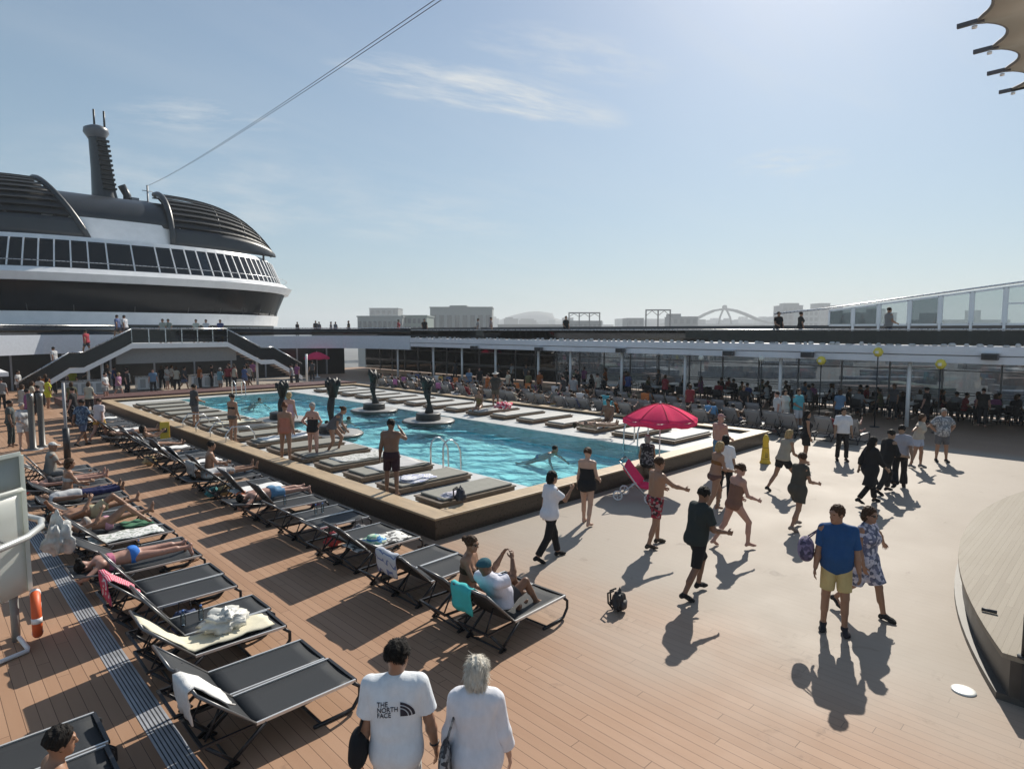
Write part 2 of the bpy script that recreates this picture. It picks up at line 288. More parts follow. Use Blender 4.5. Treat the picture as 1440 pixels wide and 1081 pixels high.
ledgem=M('pale_tile',(.60,.60,.58),.35,var=.1,vscale=5)
mb=MB(); A0,A1,B0,B1=XP0+w,XP1-w,YP0+w,YP1-w
mb.bb(A0,WX0,B0,B1,-.2,LZ); mb.bb(WX1,A1,B0,B1,-.2,LZ); mb.bb(WX0,WX1,B0,WY0,-.2,LZ); mb.bb(WX0,WX1,WY1,B1,-.2,LZ)
pp('ledge',mb,ledgem)
poolt,n,l=nmat('pool_tile'); o=n.new('ShaderNodeOutputMaterial'); b=n.new('ShaderNodeBsdfPrincipled'); l.new(b.outputs[0],o.inputs[0]); b.inputs['Roughness'].default_value=.4
g=n.new('ShaderNodeNewGeometry'); vo=n.new('ShaderNodeTexVoronoi'); vo.feature='DISTANCE_TO_EDGE'; vo.inputs['Scale'].default_value=1.3
nz=n.new('ShaderNodeTexNoise'); nz.inputs['Scale'].default_value=2; l.new(g.outputs['Position'],nz.inputs['Vector']); mxv=n.new('ShaderNodeMixRGB'); mxv.inputs[0].default_value=.35; l.new(g.outputs['Position'],mxv.inputs[1]); l.new(nz.outputs['Color'],mxv.inputs[2]); l.new(mxv.outputs[0],vo.inputs['Vector'])
br=n.new('ShaderNodeTexBrick'); br.offset=0; br.inputs['Scale'].default_value=4; br.inputs['Mortar Size'].default_value=.03; br.inputs['Brick Width'].default_value=.5; br.inputs['Row Height'].default_value=.5
br.inputs['Color1'].default_value=(.16,.80,.90,1); br.inputs['Color2'].default_value=(.20,.86,.94,1); br.inputs['Mortar'].default_value=(.28,.86,.94,1); l.new(g.outputs['Position'],br.inputs['Vector']); l.new(br.outputs[0],b.inputs['Base Color'])
mb=MB(); D=-.8
mb.bb(WX0,WX1,WY0,WY1,D-.1,D); 
mb.bb(WX0-.05,WX0-.001,WY0,WY1,D,-.2); mb.bb(WX1+.001,WX1+.05,WY0,WY1,D,-.2); mb.bb(WX0,WX1,WY0-.05,WY0-.001,D,-.2); mb.bb(WX0,WX1,WY1+.001,WY1+.05,D,-.2)
pp('basin',mb,poolt)
waterm=Mglass('pool_water',(.60,.965,1.0),.04,bump=.35,ior=1.2,gcol=(.66,.88,.96))
ZW=LZ-.06; rw=np.random.RandomState(4); gx,gy=np.meshgrid(np.linspace(WX0,WX1,120),np.linspace(WY0,WY1,470),indexing='ij'); hz_=np.zeros_like(gx)
for _ in range(26):   # crossing ripples of many lengths
    lam=rw.uniform(.34,1.5); an=rw.normal(.9,.75); k_=2*math.pi/lam; hz_+=.0078*lam**.9*np.sin(k_*(gx*math.cos(an)+gy*math.sin(an))+rw.uniform(0,6.28)+.8*np.sin(gx*rw.uniform(.6,1.6)+gy*rw.uniform(.5,1.2)))
mb=MB(); mb.sheet(np.stack([gx,gy,ZW+hz_],2)); o=pp('water_surface',mb,waterm)
# ---- low dark step at the stern of the pool and terrace
mb=MB(); mb.bb(6,24,41.2,41.5,0,.42); mb.bb(6,24,41.5,44,.0,.38); T(mb.build('terrace_step',M('dark_red_step',(.10,.045,.04),.6,var=.2)),'dark red raised terrace step running behind the far end of the pool','step')
# ---- right hand upper deck gallery
gal=E('deck_gallery','long white upper deck gallery on the right with tinted railing and white posts','gallery',(31,16,0))
def gp(name,mb,m,bevel=0,par=None): return mb.build(name,m,gal,loc=(-31,-16,0),bevel=bevel)
GY0,GY1=-14,62
mb=MB(); mb.bb(31.0,37.6,GY0,GY1,2.98,3.5); gp('deck_slab',mb,M('gallery_underside',(.40,.41,.43),.6,var=.08))
mb=MB(); mb.bb(30.8,31.0,GY0,GY1,3.2,3.56); mb.bb(30.86,31.0,GY0,GY1,2.86,3.17); gp('fascia',mb,M('fascia_paint',(.74,.75,.80),.4,var=.06,vscale=.7),.02)
mb=MB(); mb.bb(30.90,30.93,GY0,GY1,3.60,4.2); gp('tinted_glass',mb,Mglass('smoked_glass',(.10,.11,.13),.03))
mb=MB(); mb.tube([(30.92,GY0,4.25),(30.92,GY1,4.25)],.03); gp('handrail',mb,steel)
for i in range(38):
    y=GY0+2*i+.5; mb=MB(); mb.bb(30.95,31.0,y,y+.05,3.57,4.22); gp('rail_post',mb,steel)
for px in (1278,1097,963,874,802,757,697,650,610,560):
    q=atX(px,540,31.4); mb=MB(); mb.lathe([(.085,0),(.085,2.97)],12,(31.4,q[1],0)); gp('gallery_post',mb,white)
# row of small white lumps of no certain kind along the fascia top
mb=MB()
for i in range(150):
    y=-6+.40*i+random.uniform(-.12,.12); hh=random.uniform(.05,.16); mb.lathe([(.10,0),(.13,hh*.5),(.07,hh)],7,(30.9+random.uniform(-.03,.03),y,3.561),sy=random.uniform(.7,1.3))
o=gp('towel_row',mb,M('towel_white',(.62,.62,.62),.9,var=.2)); o['kind']='stuff'
# outboard glass wall below
mb=MB(); mb.bb(37.3,37.33,GY0,GY1,.1,2.9); gp('outboard_glass',mb,Mglass('sea_glass',(.43,.46,.49),.02))
mb=MB()
for z in (.06,1.0,1.12,2.2): mb.bb(37.22,37.29,GY0,GY1,z,z+.05)
gp('outboard_rail',mb,grey)
for i in range(32):
    y=GY0+2.35*i; mb=MB(); mb.bb(37.2,37.29,y,y+.07,0,2.97); gp('outboard_mullion',mb,grey)
# boxes (loudspeakers) on the fascia
for px,py in ((1392,502),(1024,497),(872,493),(757,491),(666,489),(1135,499)):
    q=atX(px,py,30.6); s=E('loudspeaker','dark grey box loudspeaker hung on the white gallery fascia','loudspeaker',(30.63,q[1],q[2]-.12),group='loudspeakers along the gallery fascia')
    mb=MB(); mb.bb(-.15,.13,-.27,.27,0,.26); mb.build('cabinet',M('speaker_grey',(.10,.10,.11),.6),s,bevel=.02)
    mb=MB(); mb.bb(-.18,-.151,-.24,.24,.03,.22); mb.build('grille',dark,s); mb=MB(); mb.bb(-.03,.16,-.3,.3,.262,.29); mb.build('bracket',white,s)
# sloping windbreak on the upper deck's outer edge
wb=E('windbreak_screen','white framed glass windbreak with sloping top on the upper deck','windbreak',(36.5,6,3.5))
ys=[atX(px,440,36.5)[1] for px in (1165,1200,1236,1279,1322,1366,1413,1475,1540,1620)]
ztop=lambda y: 5.30+(12.3-y)*.118
for i,(a,b_) in enumerate(zip(ys[:-1],ys[1:])):
    y1,y0=a-.06,b_+.06; f=MB(); z0=4.5
    f.bar((0,y0-6,z0-3.5),(0,y0-6,ztop(y0)-3.5),.09,.09); f.bar((0,y1-6,z0-3.5),(0,y1-6,ztop(y1)-3.5),.09,.09)
    f.bar((0,y0-6,ztop(y0)-3.5),(0,y1-6,ztop(y1)-3.5),.09,.10); f.bar((0,y0-6,z0-3.5),(0,y1-6,z0-3.5),.09,.10)
    if i in (6,8): f.bar((0,y0-6,1.95+.1*0),(0,y1-6,1.95),.07,.07)
    fr_=f.build('screen_frame',white,wb)
    g_=MB(); vs=[(x,y-6,z-3.5) for x in (-.015,.015) for y,z in ((y0,z0),(y1,z0),(y1,ztop(y1)),(y0,ztop(y0)))]
    g_.add(vs,[(0,1,2,3),(7,6,5,4),(0,4,5,1),(1,5,6,2),(2,6,7,3),(3,7,4,0)]); g_.build('glass_pane',Mglass('windbreak_tinted',(.42,.46,.48),.03) if i in (1,3,0) else Mglass('windbreak_clear',(.72,.76,.77),.03),fr_)
    p=MB(); p.bb(-.06,.06,b_-6-.05,b_-6+.05,0,ztop(b_)-3.45); p.build('screen_post',white,wb)
r_=MB(); r_.tube([(0,ys[-1]-6,ztop(ys[-1])-3.35),(0,ys[0]-6,ztop(ys[0])-3.35),(0,ys[0]+3-6,ztop(ys[0])-3.6)],.05); r_.build('top_rail',steel,wb)
mb=MB(); mb.bb(37.2,37.35,GY0,GY1,3.5,4.5); gp('bulwark',mb,M('bulwark_dark',(.05,.055,.06),.5))
# ---- aft superstructure
SX,SYc=15.2,86.0
ship=E('ship_superstructure','curved white and black cruise ship superstructure with louvred funnel housings and mast','superstructure',(SX,SYc,0))
def curve(hw,dep,n=40,e=2.6,a0=180,a1=360):
    out=[]
    for i in range(n+1):
        t=R(a0+(a1-a0)*i/n); cc,ss=math.cos(t),math.sin(t)
        out.append((hw*math.copysign(abs(cc)**(2/e),cc),dep*math.copysign(abs(ss)**(2/e),ss)))
    return out
def band(name,z0,z1,hw0,dp0,hw1,dp1,m,par=ship,n=56):
    a,b_=curve(hw0,dp0,n),curve(hw1,dp1,n); mb=MB()
    lo=[(x,y,z0) for x,y in a]; hi=[(x,y,z1) for x,y in b_]; k=len(lo)
    lo+=[(a[-1][0],14,z0),(a[0][0],14,z0)]; hi+=[(b_[-1][0],14,z1),(b_[0][0],14,z1)]; k=len(lo)
    mb.add(lo+hi,[(i,(i+1)%k,k+(i+1)%k,k+i) for i in range(k)],0,False); mb.add(lo,[tuple(range(k-1,-1,-1))]); mb.add(hi,[tuple(range(k))])
    return mb.build(name,m,par)
band('lower_wall',0,2.55,17.4,24.0,17.4,24.0,M('recess_dark',(.02,.02,.022),.6))
band('deck_edge',3.02,3.45,19.5,26.5,19.5,26.5,white)
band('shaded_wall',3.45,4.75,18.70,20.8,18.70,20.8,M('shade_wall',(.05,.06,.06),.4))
band('white_belt',4.75,5.85,19.00,21.4,19.20,21.6,white)
band('black_glass_band',5.85,8.35,18.90,21.2,19.90,22.3,blackgl)
band('white_cornice',8.35,9.0,20.30,22.7,20.70,23.0,white)
band('upper_belt',9.0,9.45,20.50,22.9,20.00,22.4,white)
band('gallery_floor',9.45,9.5,19.90,22.3,19.90,22.3,grey)
band('inner_wall',9.5,11.9,17.90,19.6,17.90,19.6,M('shadow_glass',(.015,.018,.02),.12))
band('roof_slab',11.95,12.35,18.60,20.6,18.30,20.4,white)
band('funnel_deck_wall',12.35,14.6,13.0,17.6,12.6,17.0,white)
# outward leaning window screen: one frame post and one pane at a time
pts0=curve(19.6,22.0,60); pts1=curve(18.7,20.9,60)
for i in range(0,60):
    a,b_,c_,d_=pts0[i],pts0[i+1],pts1[i+1],pts1[i]
    if not (14<=i<=60): continue
    pn=MB(); off=np.array([0,.0,0])
    P4=[np.array((a[0],a[1],9.5)),np.array((b_[0],b_[1],9.5)),np.array((c_[0],c_[1],11.93)),np.array((d_[0],d_[1],11.93))]
    nrm=np.cross(P4[1]-P4[0],P4[3]-P4[0]); nrm/=np.linalg.norm(nrm)
    pn.add(P4+[p-nrm*.04 for p in P4],[(0,1,2,3),(7,6,5,4),(0,4,5,1),(1,5,6,2),(2,6,7,3),(3,7,4,0)]); w_=pn.build('window_pane',Mglass('bridge_glass',(.30,.36,.38),.03) ,ship)
    fr=MB(); fr.bar(P4[0]+nrm*.02,P4[3]+nrm*.02,.11,.11); fr.build('window_post',white,w_)
ptsb=curve(19.75,22.0,40); ptsa=curve(18.95,21.25,40)
mb=MB()
for i in range(6,41,2): mb.bar((*ptsa[i],5.86),(*ptsb[i],8.34),.07,.05)
mb.build('band_mullion',M('mullion_black',(.03,.032,.035),.4),ship)
pr_=curve(20.1,22.8,50); mb=MB()
mb.tube([(x,y,9.95) for x,y in pr_],.035,5); mb.build('cornice_rail',steel,ship)
ca_=far0(207,262,66)-np.array((SX,SYc,0)); mb=MB(); mb.tube([(ca_[0],ca_[1],15),(ca_[0],ca_[1],ca_[2]+.1)],.09,6); mb.tube([(ca_[0]-.5,ca_[1],ca_[2]-.5),(ca_[0]+.5,ca_[1],ca_[2]-.5)],.04,5); mb.build('aerial_post',grey,ship)
# louvred shells either side of the funnel
def shell(name,xs,label=None):
    sh=MB(); N=26
    # side profile across X, swept in Y with a rounded front
    return sh
def housing(x0,x1,flip):
    L=x1-x0
    def prof(t):   # height of the shell along its length, t=0 at the funnel side, 1 at the outer end
        return 12.55+5.9*(max(0,1-t**2.7))**.5
    def P(t,u):    # u: 0 at the foot in front, 1 at the crest
        z0=12.55; zc=prof(t); z=z0+(zc-z0)*math.sin(u*math.pi/2)**.9; yy=-17.3+5.6*(1-math.cos(u*math.pi/2))+2.2*t**3
        x=(x0+L*t) if not flip else (x1-L*t+1.7-3.2*math.sin(u*math.pi/2)); return (x,yy,z)
    nt=22; ts=[i/nt*.985 for i in range(nt+1)]
    mb=MB(); rows=[[P(t,u) for u in np.linspace(0,.17,5)] for t in ts]; mb.sheet(rows if flip else rows[::-1],thick=.15); root=mb.build('shell_skirt',slate,ship)
    mb=MB(); rows=[[np.array(P(t,u))+np.array((0,.9,-.25)) for u in np.linspace(.14,1,8)] for t in ts]; mb.sheet(rows if flip else rows[::-1],thick=.1); mb.build('shell_backing',M('shell_black',(.008,.009,.01),.7),root)
    mb=MB()
    for k in range(11):
        u=.20+.80*k/10.5; rows=[[np.array(P(t,u+du))+np.array((0,off,0)) for du,off in ((-.006,-.12),(.046,.10))] for t in ts]
        mb.sheet(rows if flip else rows[::-1],thick=.06,smooth=False)
    mb.build('shell_louvre',M('louvre_paint',(.016,.018,.02),.45),root)
    for t in (.42,.66,.84):
        mb=MB(); mb.tube([np.array(P(t,u))+np.array((0,-.02,0)) for u in np.linspace(.17,1,9)],.09,6); mb.build('shell_rib',dark,root)
    mb=MB(); mb.tube([np.array(P(0,u))+np.array((0,-.05,0)) for u in np.linspace(0,1,12)],.28,8); mb.build('shell_rim',slate,root)
    mb=MB(); mb.tube([np.array(P(t,1.0)) for t in ts],.16,8); mb.build('shell_crest',slate,root)
    for t in (.0,.32,.6,.85):
        p=P(t,0); mb=MB(); mb.bb(p[0]-.08,p[0]+.08,p[1]+.1,p[1]+.3,11.95,12.7); mb.build('shell_bracket',dark,root)
housing(4.6,16.0,False); housing(-16.0,-4.2,True)
# funnel saddle between the shells
mb=MB(); rows=[]
for i in range(13):
    x=-5+10.4*i/12
    rows.append([(x,-16.6+5.2*(1-math.cos(u*math.pi/2)),14.3+3.1*math.sin(u*math.pi/2)) for u in np.linspace(0,1,9)]+[(x,2,17.45)])
mb.sheet(rows[::-1],thick=.15); mb.build('funnel_saddle',slate,ship)
mast=MB(); cxm,cym=.75,-8.0
def ov(rx,ry,z,n=20,dx=0): return [(cxm+dx+rx*math.cos(2*math.pi*k/n),cym+ry*math.sin(2*math.pi*k/n),z) for k in range(n)]
lv=[(1.5,1.9,16.2,.2),(1.12,1.5,18.5,.1),(.86,1.2,21,-.12),(.72,1.0,24.2,-.33)]; vs=[];n=20
for l4 in lv: vs+=ov(l4[0],l4[1],l4[2],n,l4[3])
mast.add(vs,[(i*n+k,i*n+(k+1)%n,(i+1)*n+(k+1)%n,(i+1)*n+k) for i in range(3) for k in range(n)],0,True); mo=mast.build('funnel_mast',slate,ship)
mb=MB(); vs=ov(.76,1.05,24.1,n,-.35)+ov(1.15,1.45,24.7,n,-.35)+ov(1.1,1.4,25.1,n,-.35)+ov(.7,1.0,25.3,n,-.35); mb.add(vs,[(i*n+k,i*n+(k+1)%n,(i+1)*n+(k+1)%n,(i+1)*n+k) for i in range(3) for k in range(n)]+[tuple(3*n+k for k in range(n))],0,True); mb.build('mast_cap',M('mast_cap_grey',(.12,.13,.15),.4),mo)
for dx in (-.15,.75):
    mb=MB(); mb.lathe([(.10,0),(.10,1.9)],10,(cxm-.35+dx,cym-.2,25.1)); mb.build('exhaust_pipe',dark,mo)
mb=MB()
for k in range(11):
    z=18.9+.48*k; mb.box((cxm+.30-.04*k,cym-1.38+.03*k,z),(1.25-.03*k,.7,.15)); mb.box((cxm+.95-.045*k,cym-.5,z+.2),(.35,.35,.2)); mb.box((cxm+.28-.04*k,cym-1.2+.03*k,z+.2),(1.05-.03*k,.62,.34))
mb.build('mast_louvre',M('mast_black',(.006,.006,.007),.45),mo)
mb=MB(); mb.tube([(cxm+2.0,cym-.5,16.5),(cxm+2.1,cym-.5,18.6),(cxm+1.6,cym-.5,19.6)],.4,8); mb.build('vent_cowl',slate,mo)
mb=MB(); mb.box((3.4,-9,17.9),(.7,.7,.9)); mb.tube([(3.0,-9,18.0),(4.6,-9,18.1),(5.6,-10,17.6)],.12,6); mb.build('roof_vent',grey,ship)
# ---- bridge landing and the pair of stairs in front of the superstructure
st=E('double_stair','white double staircase descending both ways from a railed landing above the terrace','stairs',(SX,47,0))
ZL=3.25
def sp(name,mb,m,bevel=0): return mb.build(name,m,st,loc=(-SX,-47,0),bevel=bevel)
SYY=47.0
La=atY(185,478,SYY)[0]; Lb=atY(320,478,SYY)[0]
mb=MB(); mb.bb(La,Lb,SYY,SYY+6,ZL-.1,ZL+.05); mb.bb(La-.0,Lb,SYY-.08,SYY,ZL-.22,ZL+.12); sp('landing',mb,white)
mb=MB(); mb.bb(La-.8,Lb+.8,SYY+.6,SYY+.8,ZL-1.25,ZL-.12); sp('name_panel',mb,M('panel_grey',(.27,.27,.27),.5,var=.06))
for i in range(7):
    x=La+(Lb-La)*i/6; mb=MB(); mb.bb(x-.03,x+.03,SYY-.03,SYY+.03,ZL+.1,ZL+1.1); sp('landing_post',mb,steel)
mb=MB(); mb.tube([(La,SYY,ZL+1.1),(Lb,SYY,ZL+1.1)],.035); sp('landing_rail',mb,steel)
mb=MB(); mb.bb(La,Lb,SYY-.02,SYY+.02,ZL+.15,ZL+1.0); sp('landing_glass',mb,Mglass('smoked_glass'))
for sgn,pts in ((-1,[(185,478),(118,519),(98,519),(28,562)]),(1,[(320,478),(367,508),(385,506),(425,530)])):
    P_=[atY(px,py,SYY) for px,py in pts]
    P_=[np.array((p[0],SYY,max(p[2],.1))) for p in P_]; P_[0][2]=ZL
    for k in range(3):
        a,b_=P_[k].copy(),P_[k+1].copy()
        if k==1: b_[2]=a[2]
        P_[k+1]=b_
        mb=MB()
        vs=[(p[0],y,p[2]+dz) for y in (SYY-.06,SYY+.04) for p,dz in ((a,-.22),(b_,-.22),(b_,.10),(a,.10))]
        mb.add(vs,[(0,1,2,3),(7,6,5,4),(0,4,5,1),(1,5,6,2),(2,6,7,3),(3,7,4,0)]); sp('stringer',mb,white)
        mb=MB(); vs=[(p[0],y,p[2]+dz) for y in (SYY-.03,SYY+.02) for p,dz in ((a,.13),(b_,.13),(b_,1.0),(a,1.0))]
        mb.add(vs,[(0,1,2,3),(7,6,5,4),(0,4,5,1),(1,5,6,2),(2,6,7,3),(3,7,4,0)]); sp('balustrade',mb,M('dark_balustrade',(.012,.013,.015),.25))
        mb=MB(); mb.tube([a+np.array((0,0,1.06)),b_+np.array((0,0,1.06))],.045,8); sp('stair_rail',mb,steel)
        n_=max(1,int(abs(b_[2]-a[2])/.18)); mb=MB()
        for q in range(n_):
            x=a[0]+(b_[0]-a[0])*(q+.5)/n_; z=a[2]+(b_[2]-a[2])*(q+.5)/n_; mb.box((x,SYY+1.2,z),(abs(b_[0]-a[0])/n_+.02,2.2,.06))
        sp('stair_tread',mb,M('tread_brown',(.14,.09,.06),.6))
    for px in ((130,150) if sgn<0 else (370,440)):
        x=atY(px,545,SYY)[0]; mb=MB(); mb.lathe([(.09,0),(.09,2.3)],10,(x,SYY+1,0)); sp('stair_column',mb,white)
# curved white apron of the upper deck either side (joins the gallery)
def apron(label,pl,z0,z1):
    a=E('deck_apron',label,'bulwark',(pl[0][0],pl[0][1],0)); o0=np.array((pl[0][0],pl[0][1],0))
    mb=MB(); rows=[[np.array((x,y,z))-o0 for z in (z0,z1)] for x,y in pl]; mb.sheet(rows,thick=.12,smooth=False); mb.build('bulwark_panel',M('apron_paint',(.62,.66,.72),.8,var=.06),a)
    mb=MB(); rows=[[np.array((x,y,z))-o0 for z in (z1+.05,z1+.62)] for x,y in pl]; mb.sheet(rows,thick=.03); mb.build('rail_glass',Mglass('smoked_glass'),a)
    mb=MB(); mb.tube([np.array((x,y,z1+.68))-o0 for x,y in pl],.035); mb.build('handrail',steel,a)
    return a
apron('white curved bulwark of the upper deck on the left of the stairs',[(-2,37),(0,46),(3,52),(7,55),(12,56)][::-1],2.55,3.9)
apron('white curved bulwark of the upper deck on the right of the stairs',[(30.9,44),(30.4,48),(29,52),(26,54.5),(22,55.5),(19,55.8)],2.6,3.75)
# dark back wall under the landing, ship interior
bw=E('lounge_wall','dark glazed lounge wall under the staircase landing','wall',(SX,56,0)); mb=MB(); mb.bb(-18,16,-.2,0,0,2.9); mb.build('wall',M('lounge_black',(.012,.012,.013),.3),bw)
for x in range(-16,17,3):
    mb=MB(); mb.bb(x,x+.12,-.3,-.2,0,2.9); mb.build('mullion',grey,bw)
# left side: dark deck house
# ---- raised round stage on the right
C0=(14.7,-12.8); stg=E('round_stage','raised round wooden stage with dark curved side at the right edge','stage',(14.7,0,0))
def pol(r): return [(8.72,-6)]+[(8.72,C0[1]+math.sqrt(r*r-(8.72-C0[0])**2))]+[p for p in arc(C0,r,180,0,120) if p[0]>8.8 and p[1]>-6]
stgm=deck_mat('stage_teak',(.235,.20,.155),(.315,.278,.222),(.222,.19,.147),.6,pw=.07,along='X',mot=1.0)
mb=MB(); mb.prism([(x-14.7,y) for x,y in pol(15.0)],.50,.56); mb.build('stage_top',stgm,stg,bevel=.01)
mb=MB(); mb.prism([(x-14.7,y) for x,y in pol(14.93)],.08,.499); mb.build('stage_side',M('stage_side_paint',(.055,.05,.045),.45,var=.25,vscale=4),stg)
mb=MB(); mb.prism([(x-14.7+(-.0),y) for x,y in pol(15.03)],.0,.079); mb.build('stage_plinth',M('stage_plinth_paint',(.07,.066,.06),.5,var=.2),stg)
for k in range(14):
    mb=MB(); mb.bb(8.66-14.7,8.75-14.7,.75-k*.16-.03,.75-k*.16+.02,.09,.498); mb.build('stage_slat',dark,stg)
p=G(1440,895,.56); mb=MB(); mb.lathe([(.035,0),(.035,.5),(.02,.52)],12); mb.lathe([(.07,0),(.07,.02)],12); T(mb.build('stage_post',dark,loc=G(1441,925,.56)),'black metal post standing at the edge of the round stage','post')
a=G(1380,858,.565);b_=G(1402,863,.565); mb=MB(); mb.tube([a-a,(b_-a)*.5+np.array((0,.02,0)),b_-a],.022,6); T(mb.build('cable_end',dark,loc=a+np.array((0,0,.022))),'short black cable lying on the edge of the round stage','cable')
p=G(1355,971); mb=MB(); mb.lathe([(.125,0),(.125,.012),(.10,.016)],28); o=mb.build('floor_light',M('floor_lens',(.80,.80,.77),.35),loc=p); T(o,'round white recessed floor light beside the round stage','floor light')
# ================= CITY, HARBOUR, AIR =================
GZ=-38.0
def hz(name,c,var=.1,vs=.02): return M(name,c,.85,var=var,vscale=vs)
mb=MB(); mb.bb(-390,3590,-390,3590,GZ-1,GZ); T(mb.build('ground',M('quay_ground',(.10,.10,.095),.85,var=.45,vscale=.02,stretch=(1,.25,1))),kind='structure')
mb=MB(); 
mb.bb(-8.2,38,-60,150,GZ+2,-.3); mb.build('ship_hull',white); T(bpy.data.objects['ship_hull'],'white hull of the cruise ship carrying the pool deck','hull')
FW2=np.array([FW[0],FW[1],0]); 
def far(px,py,D): return np.array([0,0,CH])+ray(px,py)*D
glassfar=M('far_window',(.07,.08,.09),.3)
def block(px0,px1,py,D,m,label,depth=40,rows=3,cols=8,extra=(),win=True):
    a=far(px0,465,D); b=far(px1,465,D); W=np.linalg.norm(b-a); top=far((px0+px1)/2,py,D)[2]; c=(a+b)/2
    r=E('harbour_building',label,'building',(c[0],c[1],GZ),R(-YAW))
    Hh=top-GZ; mb=MB(); mb.bb(-W/2,W/2,0,depth,0,Hh); w=mb.build('wall',m,r)
    for (f0,f1,dpy) in extra:
        h2=dpy/CF*D; mb=MB(); mb.bb(-W/2+W*f0,-W/2+W*f1,depth*.2,depth*.8,Hh,Hh+h2); mb.build('roof_block',m,r)
    mb=MB(); mb.bb(-W/2-.5,W/2+.5,-.5,depth+.5,Hh,Hh+.9); mb.build('parapet',m,r)
    if win:
        vis=max(6,(463-py)/CF*D*1.2)
        for i in range(rows):
            for j in range(cols):
                ww=W/cols; x=-W/2+ww*(j+.5); zh=vis/rows; z=Hh-zh*(i+.58); f=MB(); f.bb(x-ww*.30,x+ww*.30,-.35,.0,z-zh*.3,z+zh*.3); f.build('window',glassfar,r)
    return r
pale=hz('far_pale',(.25,.27,.265)); green_=hz('far_green',(.20,.25,.225)); mid=hz('far_mid',(.16,.17,.18)); dk=hz('far_dark',(.09,.095,.10))
block(503,566,446,420,pale,'long low pale green harbour shed left of the terminal building',rows=1,cols=9)
block(520,560,434,900,pale,'faint pale tower block behind the long green shed',rows=4,cols=5)
block(566,600,445,430,green_,'low green glazed shed beside the terminal building',rows=2,cols=5)
block(605,692,433,520,pale,'pale terminal building with tall window bays and stepped roof',rows=1,cols=8,extra=((.30,.58,4),))
block(800,846,452,700,mid,'low grey quay shed under the thin gantry frame',rows=1,cols=7)
block(882,905,448,900,mid,'small grey block left of the square gantry',rows=2,cols=3)
block(945,981,446,800,mid,'grey block right of the square gantry',rows=2,cols=4,extra=((.0,.4,5),))
block(1100,1128,430,1100,mid,'stepped hazy tower block right of the arch bridge',rows=4,cols=4,extra=((.2,.9,4),))
block(1130,1150,436,1050,pale,'pale tower block behind the start of the glass windbreak',rows=4,cols=3)
block(1152,1166,427,1200,mid,'slim hazy tower beside the windbreak end',rows=5,cols=2)
block(1172,1184,430,1400,mid,'slim distant tower seen over the windbreak rail',rows=5,cols=2)
block(985,1075,456,1500,dk,'long low dark harbour shed below the arch bridge',rows=1,cols=10)
block(700,800,457,900,dk,'long low dark harbour shed below the hazy hill',rows=1,cols=10)
for i in range(30):
    p0=(694+i*15.5+random.uniform(-6,6)); wd=random.uniform(8,30)
    if 1165<p0<1190: continue
    b_=block(p0,p0+wd,random.uniform(446,457),random.uniform(1500,2300),random.choice((mid,pale,dk)),'low hazy city block in the distant skyline beyond the harbour',60,1,3,extra=((random.uniform(0,.4),random.uniform(.5,1),random.uniform(1,4)),) if random.random()<.6 else (),win=False); b_['group']='low hazy city blocks along the skyline'
block(1195,1260,440,1500,mid,'hazy city block behind the windbreak panes',rows=3,cols=6,extra=((.5,.8,6),))
block(1290,1420,450,1600,mid,'long hazy city block behind the tall windbreak panes',rows=2,cols=9,extra=((.1,.25,10),(.6,.7,14)))
# a ridge of low hills
mb=MB(); D=2600; ridge=[(686,463),(694,452),(705,449),(718,444),(730,441),(742,438.5),(756,437.5),(768,439),(777,440.5),(780,447),(792,450),(808,453),(830,457),(850,462)]
A=[far(x,y,D) for x,y in ridge]; rows=[]
back=np.array([FW[0],FW[1],0]); back/=np.linalg.norm(back)
for p in A:
    q=p.copy(); q[2]=GZ; rows.append([q-back*60,p*1.0+np.array((0,0,-(p[2]-GZ)*.25))-back*25,p,p+back*60-np.array((0,0,(p[2]-GZ)*.3)),q+back*180])
mb.sheet(rows[::-1]); T(mb.build('hill',hz('hill_green',(.10,.11,.11),.3,.01)),kind='structure')
# gantries
def gantry(px0,px1,py0,py1,D,label,posts):
    a=far(px0,465,D);b=far(px1,465,D);W=np.linalg.norm(b-a);c=(a+b)/2; r=E('harbour_gantry',label,'gantry',(c[0],c[1],GZ),R(-YAW)); t=far(720,py0,D)[2]-GZ; m=dk; w=D*.0016
    for k in range(posts):
        x=-W/2+W*k/(posts-1); mb=MB(); mb.bb(x-w/2,x+w/2,-w,w,0,t); mb.build('gantry_post',m,r)
    mb=MB(); mb.bb(-W/2-w/2,W/2+w/2,-w,w,t,t+w*1.3); mb.build('crossbeam',m,r); mb=MB()
    t2=far(720,(py0*2+py1)/3,D)[2]-GZ
    for k in range(posts-1):
        x0=-W/2+W*k/(posts-1);x1=-W/2+W*(k+1)/(posts-1); mb.bar((x0,0,t2),((x0+x1)/2,0,t),w*.5,w*.5); mb.bar((x1,0,t2),((x0+x1)/2,0,t),w*.5,w*.5)
    mb.build('brace',m,r)
gantry(800,843,441,455,600,'thin four legged harbour gantry frame right of the hazy hill',4)
gantry(908,942,437,458,500,'square dark harbour gantry frame left of the arch bridge',3)
